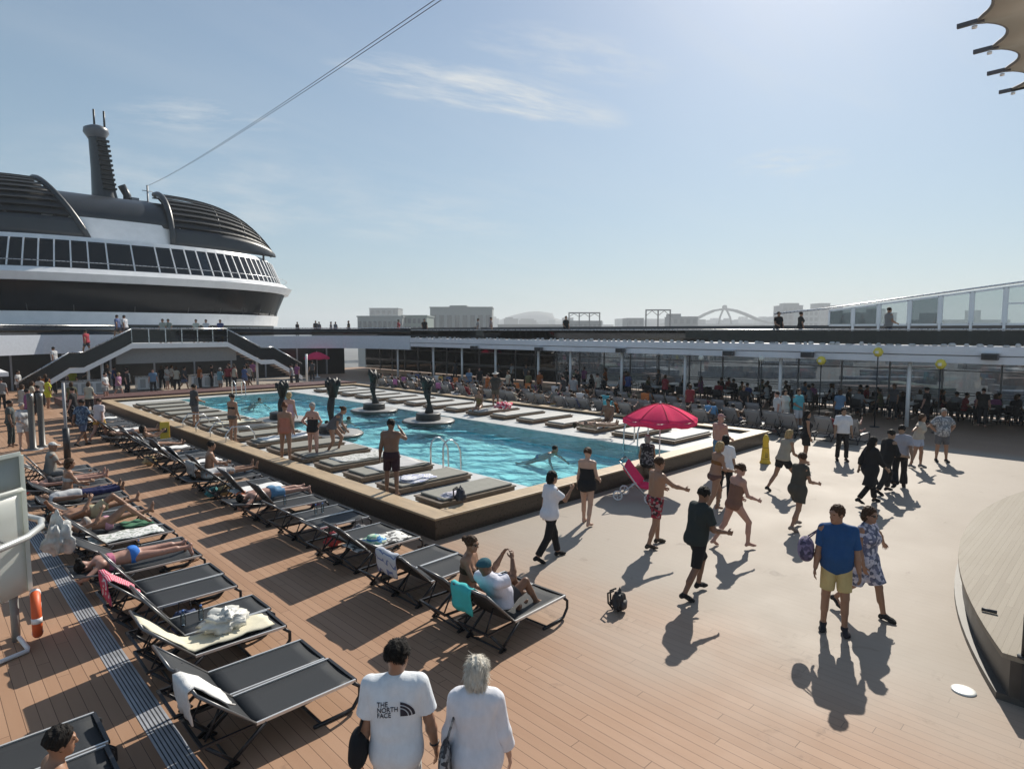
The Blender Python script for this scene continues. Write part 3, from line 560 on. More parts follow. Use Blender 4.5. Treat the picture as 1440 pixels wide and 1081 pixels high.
# arch bridge
D=1500; c=far(1018,465,D); br_=E('arch_bridge','distant arched bridge with twin legs meeting at a round crown','bridge',(c[0],c[1],GZ),R(-YAW)); s=D/CF; z0=CH-GZ
def bpx(px,py,y=0): return ((px-1018)*s,y,z0+(465-py)*s)
for y in (-9,9):
    L=[(966,456),(978,449),(990,442.5),(1003,437),(1018,434.5)]; Rr=[(1018,434.5),(1033,437),(1046,441.5),(1060,447.5),(1076,453),(1095,455)]
    mb=MB(); mb.tube([bpx(*p,y) for p in L],2.6,6); mb.build('arch',dk,br_); mb=MB(); mb.tube([bpx(*p,y) for p in Rr],2.6,6); mb.build('arch',dk,br_)
for l5 in ([(1010,458),(1012,446),(1015,438),(1018,431)],[(1029,458),(1026,446),(1022,438),(1018,431)]):
    mb=MB(); mb.tube([bpx(*p) for p in l5],2.3,6); mb.build('leg',dk,br_)
mb=MB(); q=bpx(1018,432); mb.lathe([(0.1,-5),(4.5,-4),(6,0),(4.5,4),(.1,5)],14,q); mb.build('crown',dk,br_)
mb=MB(); a=bpx(960,456);b=bpx(1100,455); mb.bb(a[0],b[0],-11,11,a[2]-2.5,a[2]); mb.build('bridge_deck',mid,br_)
# container stacks and sheds on the quay, seen through the outboard glass
rc=random.Random(5); cm=[hz('container_'+n_,c_,.15,.3) for n_,c_ in (('grey',(.32,.32,.31)),('blue',(.10,.15,.22)),('rust',(.24,.12,.08)),('white',(.55,.55,.53)),('green',(.13,.19,.15)))]
cnames=['grey','blue','rust red','white','green']
base=[]
for k in range(5):
    r=E('container_stack',cnames[k]+' shipping container stack on the quay beyond the outboard glass','container',(0,0,GZ),0,'container stacks on the quay'); 
    mb=MB(); mb.bb(-30,30,-6,6,0,5.0); mb.build('lower_container',cm[k],r); mb=MB(); mb.bb(-24,28,-6,6,5.02,10); mb.build('upper_container',cm[(k+2)%5],r); base.append(r)
for i in range(46):
    px=rc.uniform(640,1500); D=rc.uniform(330,900); q=far(px,465,D); k=i%5
    o=base[k] if i<5 else dup(base[k],(0,0,0)); o.location=(q[0],q[1],GZ); o.rotation_euler=(0,0,R(-YAW+rc.choice((0,0,4,-8,90))))
# ---- cable pair and awning
A_=far(207,262,66); B_=far(603,0,14); dirn=(B_-A_); L_=np.linalg.norm(dirn); dirn/=L_; side=np.cross(dirn,(0,0,1)); side/=np.linalg.norm(side)
for k,off in enumerate((0,.17)):
    mb=MB(); pts=[]
    for i in range(25):
        t=i/24; p=A_+dirn*(L_+10)*t+side*off*(.35+.65*t*.55)-np.array((0,0,1.6*4*t*(1-t)*.25)); pts.append(p-A_)
    mb.tube(pts,.009,6); T(mb.build('stay_cable',M('cable_black',(.10,.10,.11),.5),loc=A_),'thin black stay cable rising from the superstructure roof across the sky, '+('upper of the pair' if k==0 else 'lower of the pair'),'cable','stay cables')
aw=E('scalloped_awning','beige canvas awning with scalloped edge and dark spreader arms overhead at the right','awning',(9.6,1.9,8.06))
tips=[5.65+1.04*i-9.6 for i in range(8)]; edge=[]
for a,b in zip(tips[:-1],tips[1:]):
    for i in range(12):
        t=i/12; edge.append((a+.05+(b-a-.1)*t,-.12-.26*math.sin(math.pi*t)**.6))
edge.append((tips[-1],-.1)); xe=tips[-1]
canvas,n,l=nmat('awning_canvas'); o=n.new('ShaderNodeOutputMaterial'); d_=n.new('ShaderNodeBsdfDiffuse'); t_=n.new('ShaderNodeBsdfTranslucent'); x_=n.new('ShaderNodeMixShader'); nz=n.new('ShaderNodeTexNoise'); nz.inputs['Scale'].default_value=1.5; rp=n.new('ShaderNodeMixRGB'); l.new(nz.outputs['Fac'],rp.inputs[0]); rp.inputs[1].default_value=(.62,.60,.55,1); rp.inputs[2].default_value=(.70,.68,.62,1); l.new(rp.outputs[0],d_.inputs[0]); t_.inputs[0].default_value=(.40,.38,.33,1); x_.inputs[0].default_value=.18; l.new(d_.outputs[0],x_.inputs[1]); l.new(t_.outputs[0],x_.inputs[2]); l.new(x_.outputs[0],o.inputs['Surface'])
mb=MB(); rows=[]
for x,y in edge: rows.append([(x,y,0.0),(x,y-.5,.02),(x,-2.5,.12),(x,-5,.18),(x,-8,.1)])
mb.sheet(rows[::-1],thick=.03); mb.build('canvas',canvas,aw)
mb=MB(); mb.tube([(x,y,-.012) for x,y in edge],.022,6); mb.build('edge_cord',M('awning_cord',(.20,.19,.18),.7),aw)
for x in tips:
    mb=MB(); mb.bar((x,-.22,-.02),(x,.06,-.02),.05,.05); am=mb.build('spreader_arm',M('awning_arm',(.10,.10,.11),.5),aw); mb=MB(); mb.lathe([(.03,0),(.03,.03)],10,(x+.02,-.12,-.09)); mb.build('bolt_cap',white,am)
for y in (-1.6,-3.4,-5.2):
    mb=MB(); mb.tube([(tips[0],y,.03),(xe,y,.03)],.022,6); mb.build('seam_pole',M('seam_tan',(.36,.34,.3),.7),aw)
mb=MB(); mb.tube([(xe,-.1,-.02),(xe,-8,.06)],.035,8); mb.build('end_pole',dark,aw)
# ================= DECK FURNITURE =================
mesh_d=M('lounger_mesh',(.040,.043,.047),.55,var=.12,vscale=60,bump=.12,bscale=160,spec=.15); mesh_g=M('lounger_mesh_grey',(.27,.275,.29),.6,var=.12,vscale=60); alu=M('lounger_frame',(.66,.66,.65),.34,.5); gunm=M('lounger_back_frame',(.16,.16,.165),.35,.5); blk=M('lounger_leg',(.025,.026,.03),.4,.3)  # second mesh is a lighter grey for the right-hand loungers
HX=-1.10; ANG=44
def lounger(label,group,ang=ANG,fabric=mesh_d,flat=False):
    r=E('sun_lounger',label,'sun lounger',group=group); z=.34; w=.31
    ca,sa=math.cos(R(ang)),math.sin(R(ang)); hx=HX; Lb=.74
    mb=MB(); mb.sheet([[(x,y,z-(.010+.016*math.sin(math.pi*x/hx))*math.sin(math.pi*(y+w)/(2*w))) for y in np.linspace(-w,w,7)] for x in np.linspace(hx,-.02,8)],thick=.012); mb.build('seat',fabric,r)
    mb=MB(); mb.sheet([[(hx-ca*t,y,z+sa*t-.012*math.sin(math.pi*(y+w)/(2*w))) for y in np.linspace(-w,w,5)] for t in np.linspace(.01,Lb,5)][::-1],thick=.012); b=mb.build('backrest',fabric,r)
    mb=MB()
    for y in (-w,w): mb.tube([(hx,y,z+.0),(hx-ca*Lb,y,z+sa*Lb)],.017,6)
    mb.tube([(hx-ca*Lb,-w,z+sa*Lb),(hx-ca*Lb,w,z+sa*Lb)],.017,6); mb.build('back_frame',gunm,b)
    for y in (-.2,.2): mb=MB(); mb.tube([(hx-ca*.40,y,z+sa*.40),(hx-.44,y,z-.03)],.012,5); mb.build('back_prop',blk,b)
    mb=MB()
    for y in (-w,w): mb=MB(); mb.bb(HX,0,y-.011,y+.011,z-.016,z+.014); mb.build('side_rail',alu,r)
    mb=MB(); mb.bb(-.018,.018,-w,w,z-.022,z+.010); mb.build('foot_bar',blk,r); mb=MB()
    for y in (-w,w): mb.bb(-1.62,HX,y-.013,y+.013,z-.02,z+.008)
    mb.bb(-1.62,-1.59,-w,w,z-.018,z+.006); mb.build('base_frame',blk,r)
    for y in (-w,w):
        mb=MB(); mb.tube([(-.03,y,z-.02),(.05,y,z-.09),(.05,y,z-.2),(-.04,y,.03),(-.14,y,.02),(-.5,y,.02)],.022,6); mb.build('leg',blk,r)
        mb=MB(); mb.tube([(-1.0,y,z-.02),(-1.40,y,.02),(-1.28,y,.02),(-1.57,y,z-.02)],.02,6); mb.build('leg',blk,r)
    for x in (-.42,-1.33): mb=MB(); mb.tube([(x,-w,.025),(x,w,.025)],.014,5); mb.build('stretcher',blk,r)
    return r
LX=3.36; RX=6.68
LLy=[5.93+1.76*k for k in range(9)]; RRy=[5.75+1.80*k for k in range(17)]
proto=lounger('charcoal mesh sun lounger with raised back in the row beside the drain channel','loungers in the row beside the drain channel',ANG)
pflat=lounger('charcoal sun lounger with its back laid low in the row beside the drain channel','loungers in the row beside the drain channel',9); pf_used=False
FL={(3,0),(4,1),(5,0),(6,0),(7,0)}; FR={(4,1),(6,0),(11,0)}
protos=[None]
first=True
def put(x,y,label,group,src,z=0,rz=0):
    if src is proto and label.startswith('charcoal mesh') and random.random()<.6:   # backs set at other notches
        q=random.choice((0,1))
        if alt[q] is None:
            alt[q]=lounger(label,group,(35,54)[q]); alt[q].location=(x,y,z); alt[q].rotation_euler=(0,0,rz); return alt[q]
        src=alt[q]
    return dup(src,(x,y,z),rz,label,group)
alt=[None,None]
specialL={(0,0):'charcoal sun lounger with a white towel over its back, nearest in the drain row',(0,1):'charcoal sun lounger behind the nearest one, with a cream bag on its foot end',(1,0):'charcoal sun lounger with a cream towel hanging down its raised back',(2,0):'charcoal sun lounger with a red and white towel along its raised back',(3,0):'charcoal sun lounger under the sunbather in a blue bikini bottom',(4,0):'charcoal sun lounger spread with a green and white patterned towel'}
for k,y0 in enumerate(LLy):
    for j in range(2):
        y=y0+.31+.655*j; lab=specialL.get((k,j)); g='loungers in the row beside the drain channel'
        if k==0 and j==0: proto.location=(LX,y,0); proto['label']=specialL[(0,0)]; continue
        if (k,j) in FL:
            q=(LX+.03*k,y,0); lb_=lab or 'charcoal sun lounger with its back laid low under a sunbather in the drain row'
            if not pf_used: pflat.location=q; pflat['label']=lb_; pf_used=True
            else: dup(pflat,q,0,lb_,g)
            continue
        put(LX+random.uniform(-.05,.05)+.03*k,y,lab or 'charcoal mesh sun lounger with raised back in the row beside the drain channel',g,proto,rz=random.uniform(-.03,.03))
specialR={(0,0):'charcoal sun lounger under the man in white with a turquoise towel behind his head',(0,1):'charcoal sun lounger under the seated woman in sunglasses',(1,0):'charcoal sun lounger with a blue striped towel hung over its back',(2,0):'charcoal sun lounger spread with a black and white towel and a green hat'}
for k,y0 in enumerate(RRy):
    for j in range(2):
        y=y0+.31+.655*j
        if y>38: continue
        if (k,j) in FR: dup(pflat,(RX,y,0),0,'charcoal sun lounger with its back laid low under a sunbather along the pool wall','loungers in the row along the pool wall'); continue
        put(RX+random.uniform(-.06,.06) if y>9 else RX,y,specialR.get((k,j)) or 'charcoal mesh sun lounger with raised back in the row along the pool wall','loungers in the row along the pool wall',proto,rz=random.uniform(-.06,.06))
for (x,y,lab) in ((1.15,6.94,'charcoal sun lounger left of the drain channel, farthest of those at the bottom left'),(1.12,6.27,'charcoal sun lounger left of the drain channel, in the bottom left corner'),(1.10,5.60,'charcoal sun lounger under the black haired person at the bottom left corner')):
    put(x,y,lab,'loungers left of the drain channel',proto)
pg=lounger('grey mesh sun lounger with steep raised back beyond the right side of the pool','loungers in the rows beyond the right side of the pool',58,mesh_g); used=False
rg=random.Random(3)
for x0,ya,yb in ((26.2,7.6,39),(28.6,11,39),(24.7,13,38)):
    y=ya
    while y<yb:
        if rg.random()<.93:
            x=x0+rg.uniform(-.2,.2)
            if not used: pg.location=(x,y,0); used=True
            else: put(x,y,'grey mesh sun lounger with steep raised back beyond the right side of the pool','loungers in the rows beyond the right side of the pool',pg,rz=rg.uniform(-.08,.08))
        y+=.82+(.5 if rg.random()<.3 else 0)
# towels laid on or hung over loungers
def towel(label,m,x,y,kind='seat',w=.5,L=.9,ang=ANG,hx0=None,seed=1,z=.36):
    """x is the lounger's foot end"""
    rr=random.Random(seed); mb=MB(); hx=HX; ca,sa=math.cos(R(ang)),math.sin(R(ang)); rows=[]
    if kind=='seat': path=[(-.12-L*t,z+.012) for t in np.linspace(0,1,12)]
    elif kind=='full': path=[(-.1-.98*t,z+.012) for t in np.linspace(0,1,12)]+[(hx-ca*t-.01,.34+sa*t+.03) for t in np.linspace(.05,.7,7)]
    else: path=[(hx-ca*t+.02,.34+sa*t+.03) for t in np.linspace(.25,.73,6)]+[(hx-ca*.76-.03,.34+sa*.76+.0)]+[(hx-ca*.75-.06+.01*i,.34+sa*.75-.07*i) for i in range(1,6)]
    for i,(px,pz) in enumerate(path):
        rows.append([(px+rr.uniform(-.012,.012),-w/2+w*j/8+rr.uniform(-.01,.01),pz+.012*math.sin(i*1.3+j*1.1+seed)+.008) for j in range(9)])
    mb.sheet(rows if rows[0][0][0]<rows[-1][0][0] else rows[::-1],thick=.014)
    return T(mb.build('towel',m,loc=(x,y,0)),label,'towel')
tw=M('towel_cotton',(.70,.70,.69),.95,var=.08,vscale=30,bump=.3,bscale=90); tcream=M('towel_cream',(.66,.62,.48),.95,var=.08,bump=.3,bscale=90)
towel('white towel folded over the back of the nearest sun lounger',tw,LX,LLy[0]+.31,'back',.42,seed=2)
towel('long cream towel draped down the back and seat of a lounger',tcream,LX,LLy[1]+.31,'full',.42,seed=3)
towel('red and white towel hung over a raised lounger back',Mpat('towel_red',[(.55,.06,.12),(.7,.66,.66),(.55,.08,.15)],6,kind='stripe'),LX+.06,LLy[2]+.31,'back',.5,seed=4)
towel('patterned white towel spread on the lounger below two sunbathers',Mpat('towel_pat',[(.66,.66,.64),(.30,.34,.30),(.7,.7,.7),(.5,.52,.5)],26),LX+.12,LLy[4]+.31,'seat',.56,1.15,seed=5)
towel('dark green towel at the foot of a sunbather lounger',M('towel_green',(.05,.16,.09),.95),LX+.12,LLy[4]+.97,'seat',.5,.5,seed=6)
towel('blue striped grey towel hung over a lounger back',Mpat('towel_blue',[(.50,.52,.55),(.16,.2,.36),(.55,.56,.58)],5,kind='stripe'),RX,RRy[1]+.31,'back',.55,seed=7)
towel('black and white patterned towel spread on a lounger by the pool corner',Mpat('towel_bw',[(.68,.68,.66),(.68,.68,.66),(.12,.12,.12)],14),RX,RRy[2]+.31,'seat',.56,1.15,seed=8)
towel('white towel spread on a lounger with an orange cloth beside it',tw,RX,RRy[5]+.31,'seat',.55,1.2,seed=9)
towel('orange cloth lying on the edge of a white towel',M('cloth_orange',(.65,.16,.05),.9),RX-.9,RRy[5]+.06,'seat',.22,.3,seed=10)
towel('grey striped towel draped high over a lounger back',Mpat('towel_grey',[(.30,.31,.31),(.22,.23,.23)],8,kind='stripe'),RX,RRy[6]+.31,'back',.6,seed=11)
towel('plain white towel spread on a lounger further up the pool row',tw,RX,RRy[7]+.97,'full',.5,seed=12)
towel('pale towel spread on a lounger well up the pool row',tw,RX,RRy[9]+.31,'full',.55,seed=13)
towel('white towel spread on a lounger near the yellow floor sign',tw,RX,RRy[12]+.31,'full',.55,seed=15)
towel('white towel lying on a lounger far up the pool row',tw,RX,RRy[14]+.97,'full',.55,seed=14)
towel('turquoise towel behind the head of the man in white',M('towel_turq',(.05,.46,.47),.9,var=.1),RX+.02,RRy[0]+.36,'back',.4,seed=16)
tcol=[('orange',(.62,.20,.06)),('sky blue',(.12,.30,.55)),('plum',(.35,.12,.28)),('white',(.66,.66,.66)),('turquoise',(.06,.34,.42)),('white',(.60,.60,.62)),('navy',(.04,.07,.2)),('mustard',(.5,.32,.08))]
for i,o in enumerate([o for o in bpy.data.objects if o.name.startswith('sun_lounger') and o.location.x>24]):
    if rg.random()<.42:
        n_,c_=tcol[rg.randrange(8)]; t=towel('%s towel hung over a grey lounger back right of the pool'%n_,M('towel_'+n_.replace(' ','_'),c_,.95,var=.1,vscale=20),o.location.x,o.location.y,rg.choice(('back','back','full')),.5,ang=58,seed=40+i); t['group']='towels on the loungers right of the pool'
# crumpled bags and heaps
def lump(name,label,cat,m,loc,d,seed,n=26,amp=.25):
    """a crumpled heap: sharp ridged folds over a flattened, irregular outline"""
    rr=random.Random(seed); W=[(V3(rr),rr.uniform(1.2,2.6)*(1.75**(i//2)),rr.uniform(0,6)) for i in range(8)]; mb=MB(); rows=[]
    for i in range(n+1):
        th=math.pi*i/n; row=[]
        for j in range(2*n+1):
            f=2*math.pi*(j%(2*n))/(2*n); p=np.array((math.sin(th)*math.cos(f),math.sin(th)*math.sin(f),math.cos(th)))
            q=1.0
            for k,(dv,fr,ph) in enumerate(W):
                t=float(dv@p)*fr*1.6+ph; q+=amp*(1-2*abs(math.sin(t)))/(1.35**k)*.5
            q=max(.45,q); z=p[2]*q; sq=1+.25*(1 if z<0 else 0)
            row.append((d[0]/2*q*p[0]*sq,d[1]/2*q*p[1]*sq,d[2]/2+d[2]/2*max(z,-1.0)))
        rows.append(row)
    mb.sheet(rows,smooth=True); return T(mb.build(name,m,loc=loc),label,cat)
def V3(rr): v=np.array([rr.gauss(0,1) for _ in range(3)]); return v/np.linalg.norm(v)
plas=M('bag_plastic',(.62,.62,.58),.35,var=.15,bump=.6,bscale=14)
lump('plastic_bag','crumpled translucent white bag lying on a charcoal lounger','bag',plas,(LX-.62,LLy[1]+.40,.36),(.55,.42,.30),4,18,.5)
gb=np.array((1.40,10.62,1.05)); lump('plastic_sack','crumpled pale translucent sack hanging from the end of the white handrail','bag',M('bag_grey',(.46,.47,.46),.45,var=.25,vscale=9,bump=.9,bscale=9),gb,(.36,.40,.55),8,28,.42)
def backpack(loc,label,m,s=1.0,rz=.3):
    b=lump('backpack',label,'backpack',m,loc,(.34*s,.26*s,.42*s),5,14,.25); b.rotation_euler=(0,0,rz)
    mb=MB(); mb.lathe([(.02,0),(.11*s,.01),(.12*s,.14*s),(.02,.16*s)],12,(0,-.10*s,.05),sy=.5); mb.build('pocket',M('bag_pocket',(.05,.05,.055),.7),b)
    for x in (-.07,.07):
        mb=MB(); mb.tube([(x*s,.08*s,.40*s),(x*s,.20*s,.33*s),(x*s,.19*s,.14*s),(x*s,.09*s,.04*s)],.018*s,6); mb.build('strap',M('bag_strap',(.02,.02,.022),.7),b)
    return b
backpack(G(870,858),'black backpack standing alone on the deck in front of the dancers',M('bag_black',(.022,.022,.024),.6,var=.3,vscale=14),.78)
backpack(G(648,705,.5),'dark bag with pale cloth on the first pool sunpad ledge',M('bag_navy',(.03,.035,.05),.7),.8,1.0)
lump('folded_shirt','pale crumpled shirt lying on the near corner of the pool ledge','clothing',M('shirt_lilac',(.55,.53,.60),.9,var=.15,bump=.4),G(630,702,.47),(.5,.35,.18),9,14,.5)
lump('folded_cloth','white cloth with blue pattern heaped on the second sunpad','clothing',Mpat('cloth_bluewhite',[(.68,.69,.72),(.68,.69,.72),(.35,.38,.55)],22),(8.85,12.5,.52),(.95,.72,.12),12,18,.3)
lump('red_towel_heap','bright red and white cloth heaped on a right hand sunpad','towel',Mpat('cloth_red',[(.62,.05,.10),(.62,.07,.13),(.66,.6,.6)],7,kind='noise'),G(708,575,.62),(.8,.7,.35),15,14,.4)
hat=E('sun_hat','green and blue round sun hat lying on the patterned towel','hat',(RX-.75,RRy[2]+.35,.375)); mb=MB(); mb.lathe([(.23,0),(.235,.012),(.13,.03),(.12,.09),(.06,.115)],26); mb.build('hat_body',Mpat('hat_green',[(.25,.5,.35),(.5,.62,.5),(.08,.25,.5)],5,kind='noise'),hat); mb=MB(); mb.lathe([(.133,.03),(.13,.055),(.126,.06)],24); mb.build('hat_band',M('hat_blue',(.05,.2,.5),.8),hat)
# sunpads on the pool ledge
base_m=M('pad_base_brown',(.15,.095,.055),.5,var=.25,vscale=6,stretch=(1,6,1)); cush=M('pad_cushion_grey',(.24,.235,.205),.8,var=.12,bump=.1); cush_glare=M('pad_cushion_pale',(.44,.435,.41),.6,var=.1,bump=.1)  # second cushion colour has the right ledge's sun glare painted into it
def sunpad(label,group,lx,m):
    r=E('sunpad',label,'sunpad',group=group); mb=MB(); mb.bb(-lx/2,lx/2,-.47,.47,.03,.125); mb.build('base',base_m,r,bevel=.01)
    mb=MB(); mb.bb(-lx/2+.1,lx/2-.1,-.4,.4,-.0,.03); mb.build('plinth',dark,r)
    mb=MB(); mb.bb(-lx/2-.02,lx/2+.02,-.50,.50,.126,.155); mb.build('rim',M('pad_rim',(.16,.12,.085),.5,var=.2),r); mb=MB(); mb.bb(-lx/2+.12,lx/2-.05,-.44,.44,.156,.215); mb.build('cushion',m,r,bevel=.03); return r
pl=sunpad('low brown sunpad with grey cushion on the left pool ledge','sunpads on the left pool ledge',2.25,cush); i=0
for k in range(16):
    y=10.95+1.62*k
    if y>37: break
    o=pl if k==0 else dup(pl,(0,0,0)); o.location=(9.2,y,LZ); 
    if k==0: o['label']='low brown sunpad with grey cushion nearest the pool corner'; 
    elif k==1: o['label']='brown sunpad under the heaped white and blue cloth'
    else: o['label']='low brown sunpad with grey cushion on the left pool ledge'
pr=sunpad('low brown sunpad with pale cushion on the right pool ledge','sunpads on the right pool ledge',2.6,cush_glare)
for k in range(16):
    y=11.5+1.66*k
    if y>37: break
    o=pr if k==0 else dup(pr,(0,0,0)); o.location=(19.7,y,LZ); o['label']='pale sunpad on the right pool ledge nearest the red parasol' if k==0 else 'low brown sunpad with pale cushion on the right pool ledge'
def padtowel(label,m,x,y,L,w,seed):
    rr=random.Random(seed); mb=MB(); a=rr.uniform(-.08,.08); rows=[]
    for i in range(12):
        rows.append([(x-L/2+L*i/11+rr.uniform(-.01,.01),y-w/2+w*j/7+a*(i-6)*.05+rr.uniform(-.01,.01),LZ+.222+.012*math.sin(i*1.2+j*.9+seed)+.01) for j in range(8)])
    mb.sheet(rows[::1],thick=.012); T(mb.build('towel',m,loc=(0,0,0)),label,'towel')
padtowel('white towel with grey print on the third left sunpad from the corner',Mpat('padtowel_a',[(.6,.6,.58),(.34,.36,.33),(.55,.55,.54)],20),9.3,10.95+1.62*3,1.6,.8,1)
padtowel('pale grey towel on the fourth left sunpad from the corner',M('padtowel_b',(.5,.5,.5),.95,bump=.3),9.4,10.95+1.62*2,1.5,.78,2)
padtowel('white towel on a left sunpad behind the two women',tw,9.2,10.95+1.62*6,1.6,.8,3)
padtowel('white towel with pale stripes on a far left sunpad',tcream,9.3,10.95+1.62*9,1.5,.8,4)
padtowel('dark towel on a far left sunpad near the handrails',M('padtowel_d',(.05,.06,.07),.95),9.2,10.95+1.62*8,1.5,.8,5)
# statues on round pedestals
bronze=M('statue_bronze',(.008,.009,.009),.5,.2,var=.4,vscale=5,bump=.4,bscale=14)
def statue(loc,label,seed,top):
    r=E('pool_statue',label,'statue',loc,group='statues on round pedestals in the pool'); rr=random.Random(seed)
    mb=MB(); mb.lathe([(.9,-.25),(1.12,-.06),(1.14,.02),(1.1,.06)],36); mb.build('plinth',M('plinth_dark',(.06,.058,.055),.4,var=.2),r)
    mb=MB(); mb.lathe([(1.08,.061),(1.06,.075)],36); mb.build('plinth_top',M('plinth_pale',(.34,.33,.31),.4,var=.15),r)
    mb=MB(); mb.lathe([(.52,.076),(.54,.10),(.52,.30),(.55,.33),(.5,.36)],28); mb.build('drum',M('drum_dark',(.05,.05,.05),.45,var=.3),r)
    mb=MB(); pts=[];rs=[]
    for i in range(15):
        t=i/14; pts.append((.07*math.sin(5*t+seed),.06*math.cos(4*t+seed),.34+t*(top-.9))); rs.append(.165-.055*math.sin(3.1*t)+.03*math.sin(9*t+seed))
    mb.tube(pts,rs,14); b=mb.build('figure',bronze,r)
    e=pts[-1]; mb=MB()
    for k in range(5):
        a=k*1.26+seed; q=np.array(e)+np.array((.20*math.cos(a),.20*math.sin(a),rr.uniform(.05,.30))); mb.tube([np.array(e)-np.array((0,0,.35)),(np.array(e)+q)/2+np.array((0,0,.05)),q,q+np.array((.05*math.cos(a),.05*math.sin(a),.18))],[.14,.16,.13,.05],10)
    mb.build('raised_limb',bronze,b); mb=MB(); mb.lathe([(.02,0),(.12,.05),(.15,.18),(.10,.30),(.02,.34)],14,(e[0],e[1],e[2]+.02)); mb.build('head',bronze,b)
for (x,y,lab,sd,tp) in ((15.95,21.5,'dark bronze pool statue on round pedestal, right hand nearer one',1,2.05),(16.25,26.3,'dark bronze pool statue on round pedestal, right hand farther one',2,2.1),(11.35,21.3,'greenish bronze pool statue standing behind the two women on the ledge',3,2.3),(11.6,26.2,'dark bronze pool statue near the far left of the pool',4,1.95)): statue((x,y,LZ-.02),lab,sd,tp)
# pool ladders
def ladder(loc,rz,label):
    r=E('pool_ladder',label,'pool ladder',loc,rz,'steel pool ladders')
    for y in (-.28,.28):
        mb=MB(); mb.tube([(-.55,y,0),(-.55,y,.65),(-.5,y,.8),(-.38,y,.88),(-.22,y,.85),(-.05,y,.72),(.06,y,.5),(.08,y,-.1),(.08,y,-.9)],.026,8); mb.build('rail',steel,r)
    for z in (-.25,-.5): mb=MB(); mb.box((.08,0,z),(.07,.54,.03)); mb.build('step',steel,r)
ladder((WX0-.02,13.55,LZ),0,'steel pool ladder with two hooped rails beside the near left sunpads')
ladder((WX1+.05,12.1,LZ),math.pi,'steel pool ladder on the right edge of the pool by the red parasol')
ladder((14.3,WY1+.05,LZ),-math.pi/2,'steel pool ladder at the far end of the pool')
hr=E('step_handrail','low steel handrails at the steps over the pool wall','handrail',(7.6,23,ZC))
for i,y in enumerate((-1.5,0,1.5,3.0)):
    mb=MB(); mb.tube([(-.05,y,-.45),(-.05,y,.25),(.15,y,.5),(.7,y,.45),(.9,y,.2),(.9,y,-.1)],.022,8); mb.build('rail',steel,hr)
# red parasols
red=M('parasol_red',(.78,.05,.14),.9,var=.06,spec=.05)
def parasol(loc,label,rad,zt,drop):
    r=E('red_parasol',label,'parasol',loc,group='red parasols'); N=8; mb=MB(); rows=[]
    for i in range(9):
        t=i/8; row=[]
        for k in range(N*4+1):
            a=2*math.pi*k/(N*4); q=abs(((k%4)-2)/2.0); rr_=rad*t*(1-.085*(1-q)*t); row.append((rr_*math.cos(a),rr_*math.sin(a),zt-drop*t**1.55-.045*(1-q)*t))
        rows.append(row)
    mb.sheet(rows,thick=.008); c=mb.build('canopy',red,r); mb=MB(); rows=[[(p[0]*1.004,p[1]*1.004,p[2]-dz+ (0.02*math.sin(k*1.57))) for k,p in enumerate(rows[-1])] for dz in (0,.13)]; mb.sheet(rows,thick=.006); mb.build('valance',red,c)
    for k in range(N):
        a=2*math.pi*k/N; mb=MB(); mb.tube([(rad*t*math.cos(a),rad*t*math.sin(a),zt+.006-drop*t**1.55) for t in np.linspace(0,1,9)],.007,4); mb.build('seam',M('parasol_seam',(.42,.015,.04),.8),c)
        mb=MB(); mb.tube([(0,0,zt-.06),(rad*.5*math.cos(a),rad*.5*math.sin(a),zt-.06-drop*.29),(rad*.98*math.cos(a),rad*.98*math.sin(a),zt-.03-drop)],.010,5); mb.build('rib',white,r)
    mb=MB(); mb.lathe([(.02,0),(.02,zt+.06)],10); mb.build('pole',white,r); mb=MB(); mb.lathe([(.26,0),(.26,.05),(.06,.09),(.05,.3)],20); mb.build('base',white,r)
parasol((14.7,9.25,0),'large red parasol standing by the near pool wall behind the dancers',1.02,2.22,.40)
parasol((26.6,52.5,0),'small distant red parasol below the right hand staircase',1.15,2.3,.5)
# pushchair-like wheeled walker with red seat
wk=E('wheeled_walker','red canvas wheeled walker with white wheels by the pool wall','walker',G(893,702),R(20))
mb=MB(); mb.sheet([[(x,-.16+.4*t,.42+.48*t+.06*math.sin(6*x)) for t in np.linspace(0,1,6)] for x in np.linspace(-.26,.26,7)],thick=.03); mb.sheet([[(x,-.4+.3*t,.40+.02*t) for t in np.linspace(0,1,4)] for x in np.linspace(-.26,.26,5)],thick=.05); mb.build('seat',red,wk)
for x in (-.3,.3):
    mb=MB(); mb.tube([(x,.34,1.0),(x,.24,.9),(x,-.1,.45),(x,-.42,.12)],.018,6); mb.tube([(x,.36,.12),(x,-.1,.5)],.018,6); mb.build('frame',steel,wk)
    for y in (-.42,.36):
        mb=MB(); mb.tube([(x,y+.11*math.cos(a),.13+.11*math.sin(a)) for a in np.linspace(0,2*math.pi,17)[:-1]],.018,6,closed=True); mb.bar((x,y-.1,.13),(x,y+.1,.13),.012,.015); mb.bar((x,y,.03),(x,y,.23),.012,.015); mb.build('wheel',white,wk)
mb=MB(); mb.tube([(-.3,.34,1.0),(.3,.34,1.0)],.018,6); mb.build('handle',dark,wk)
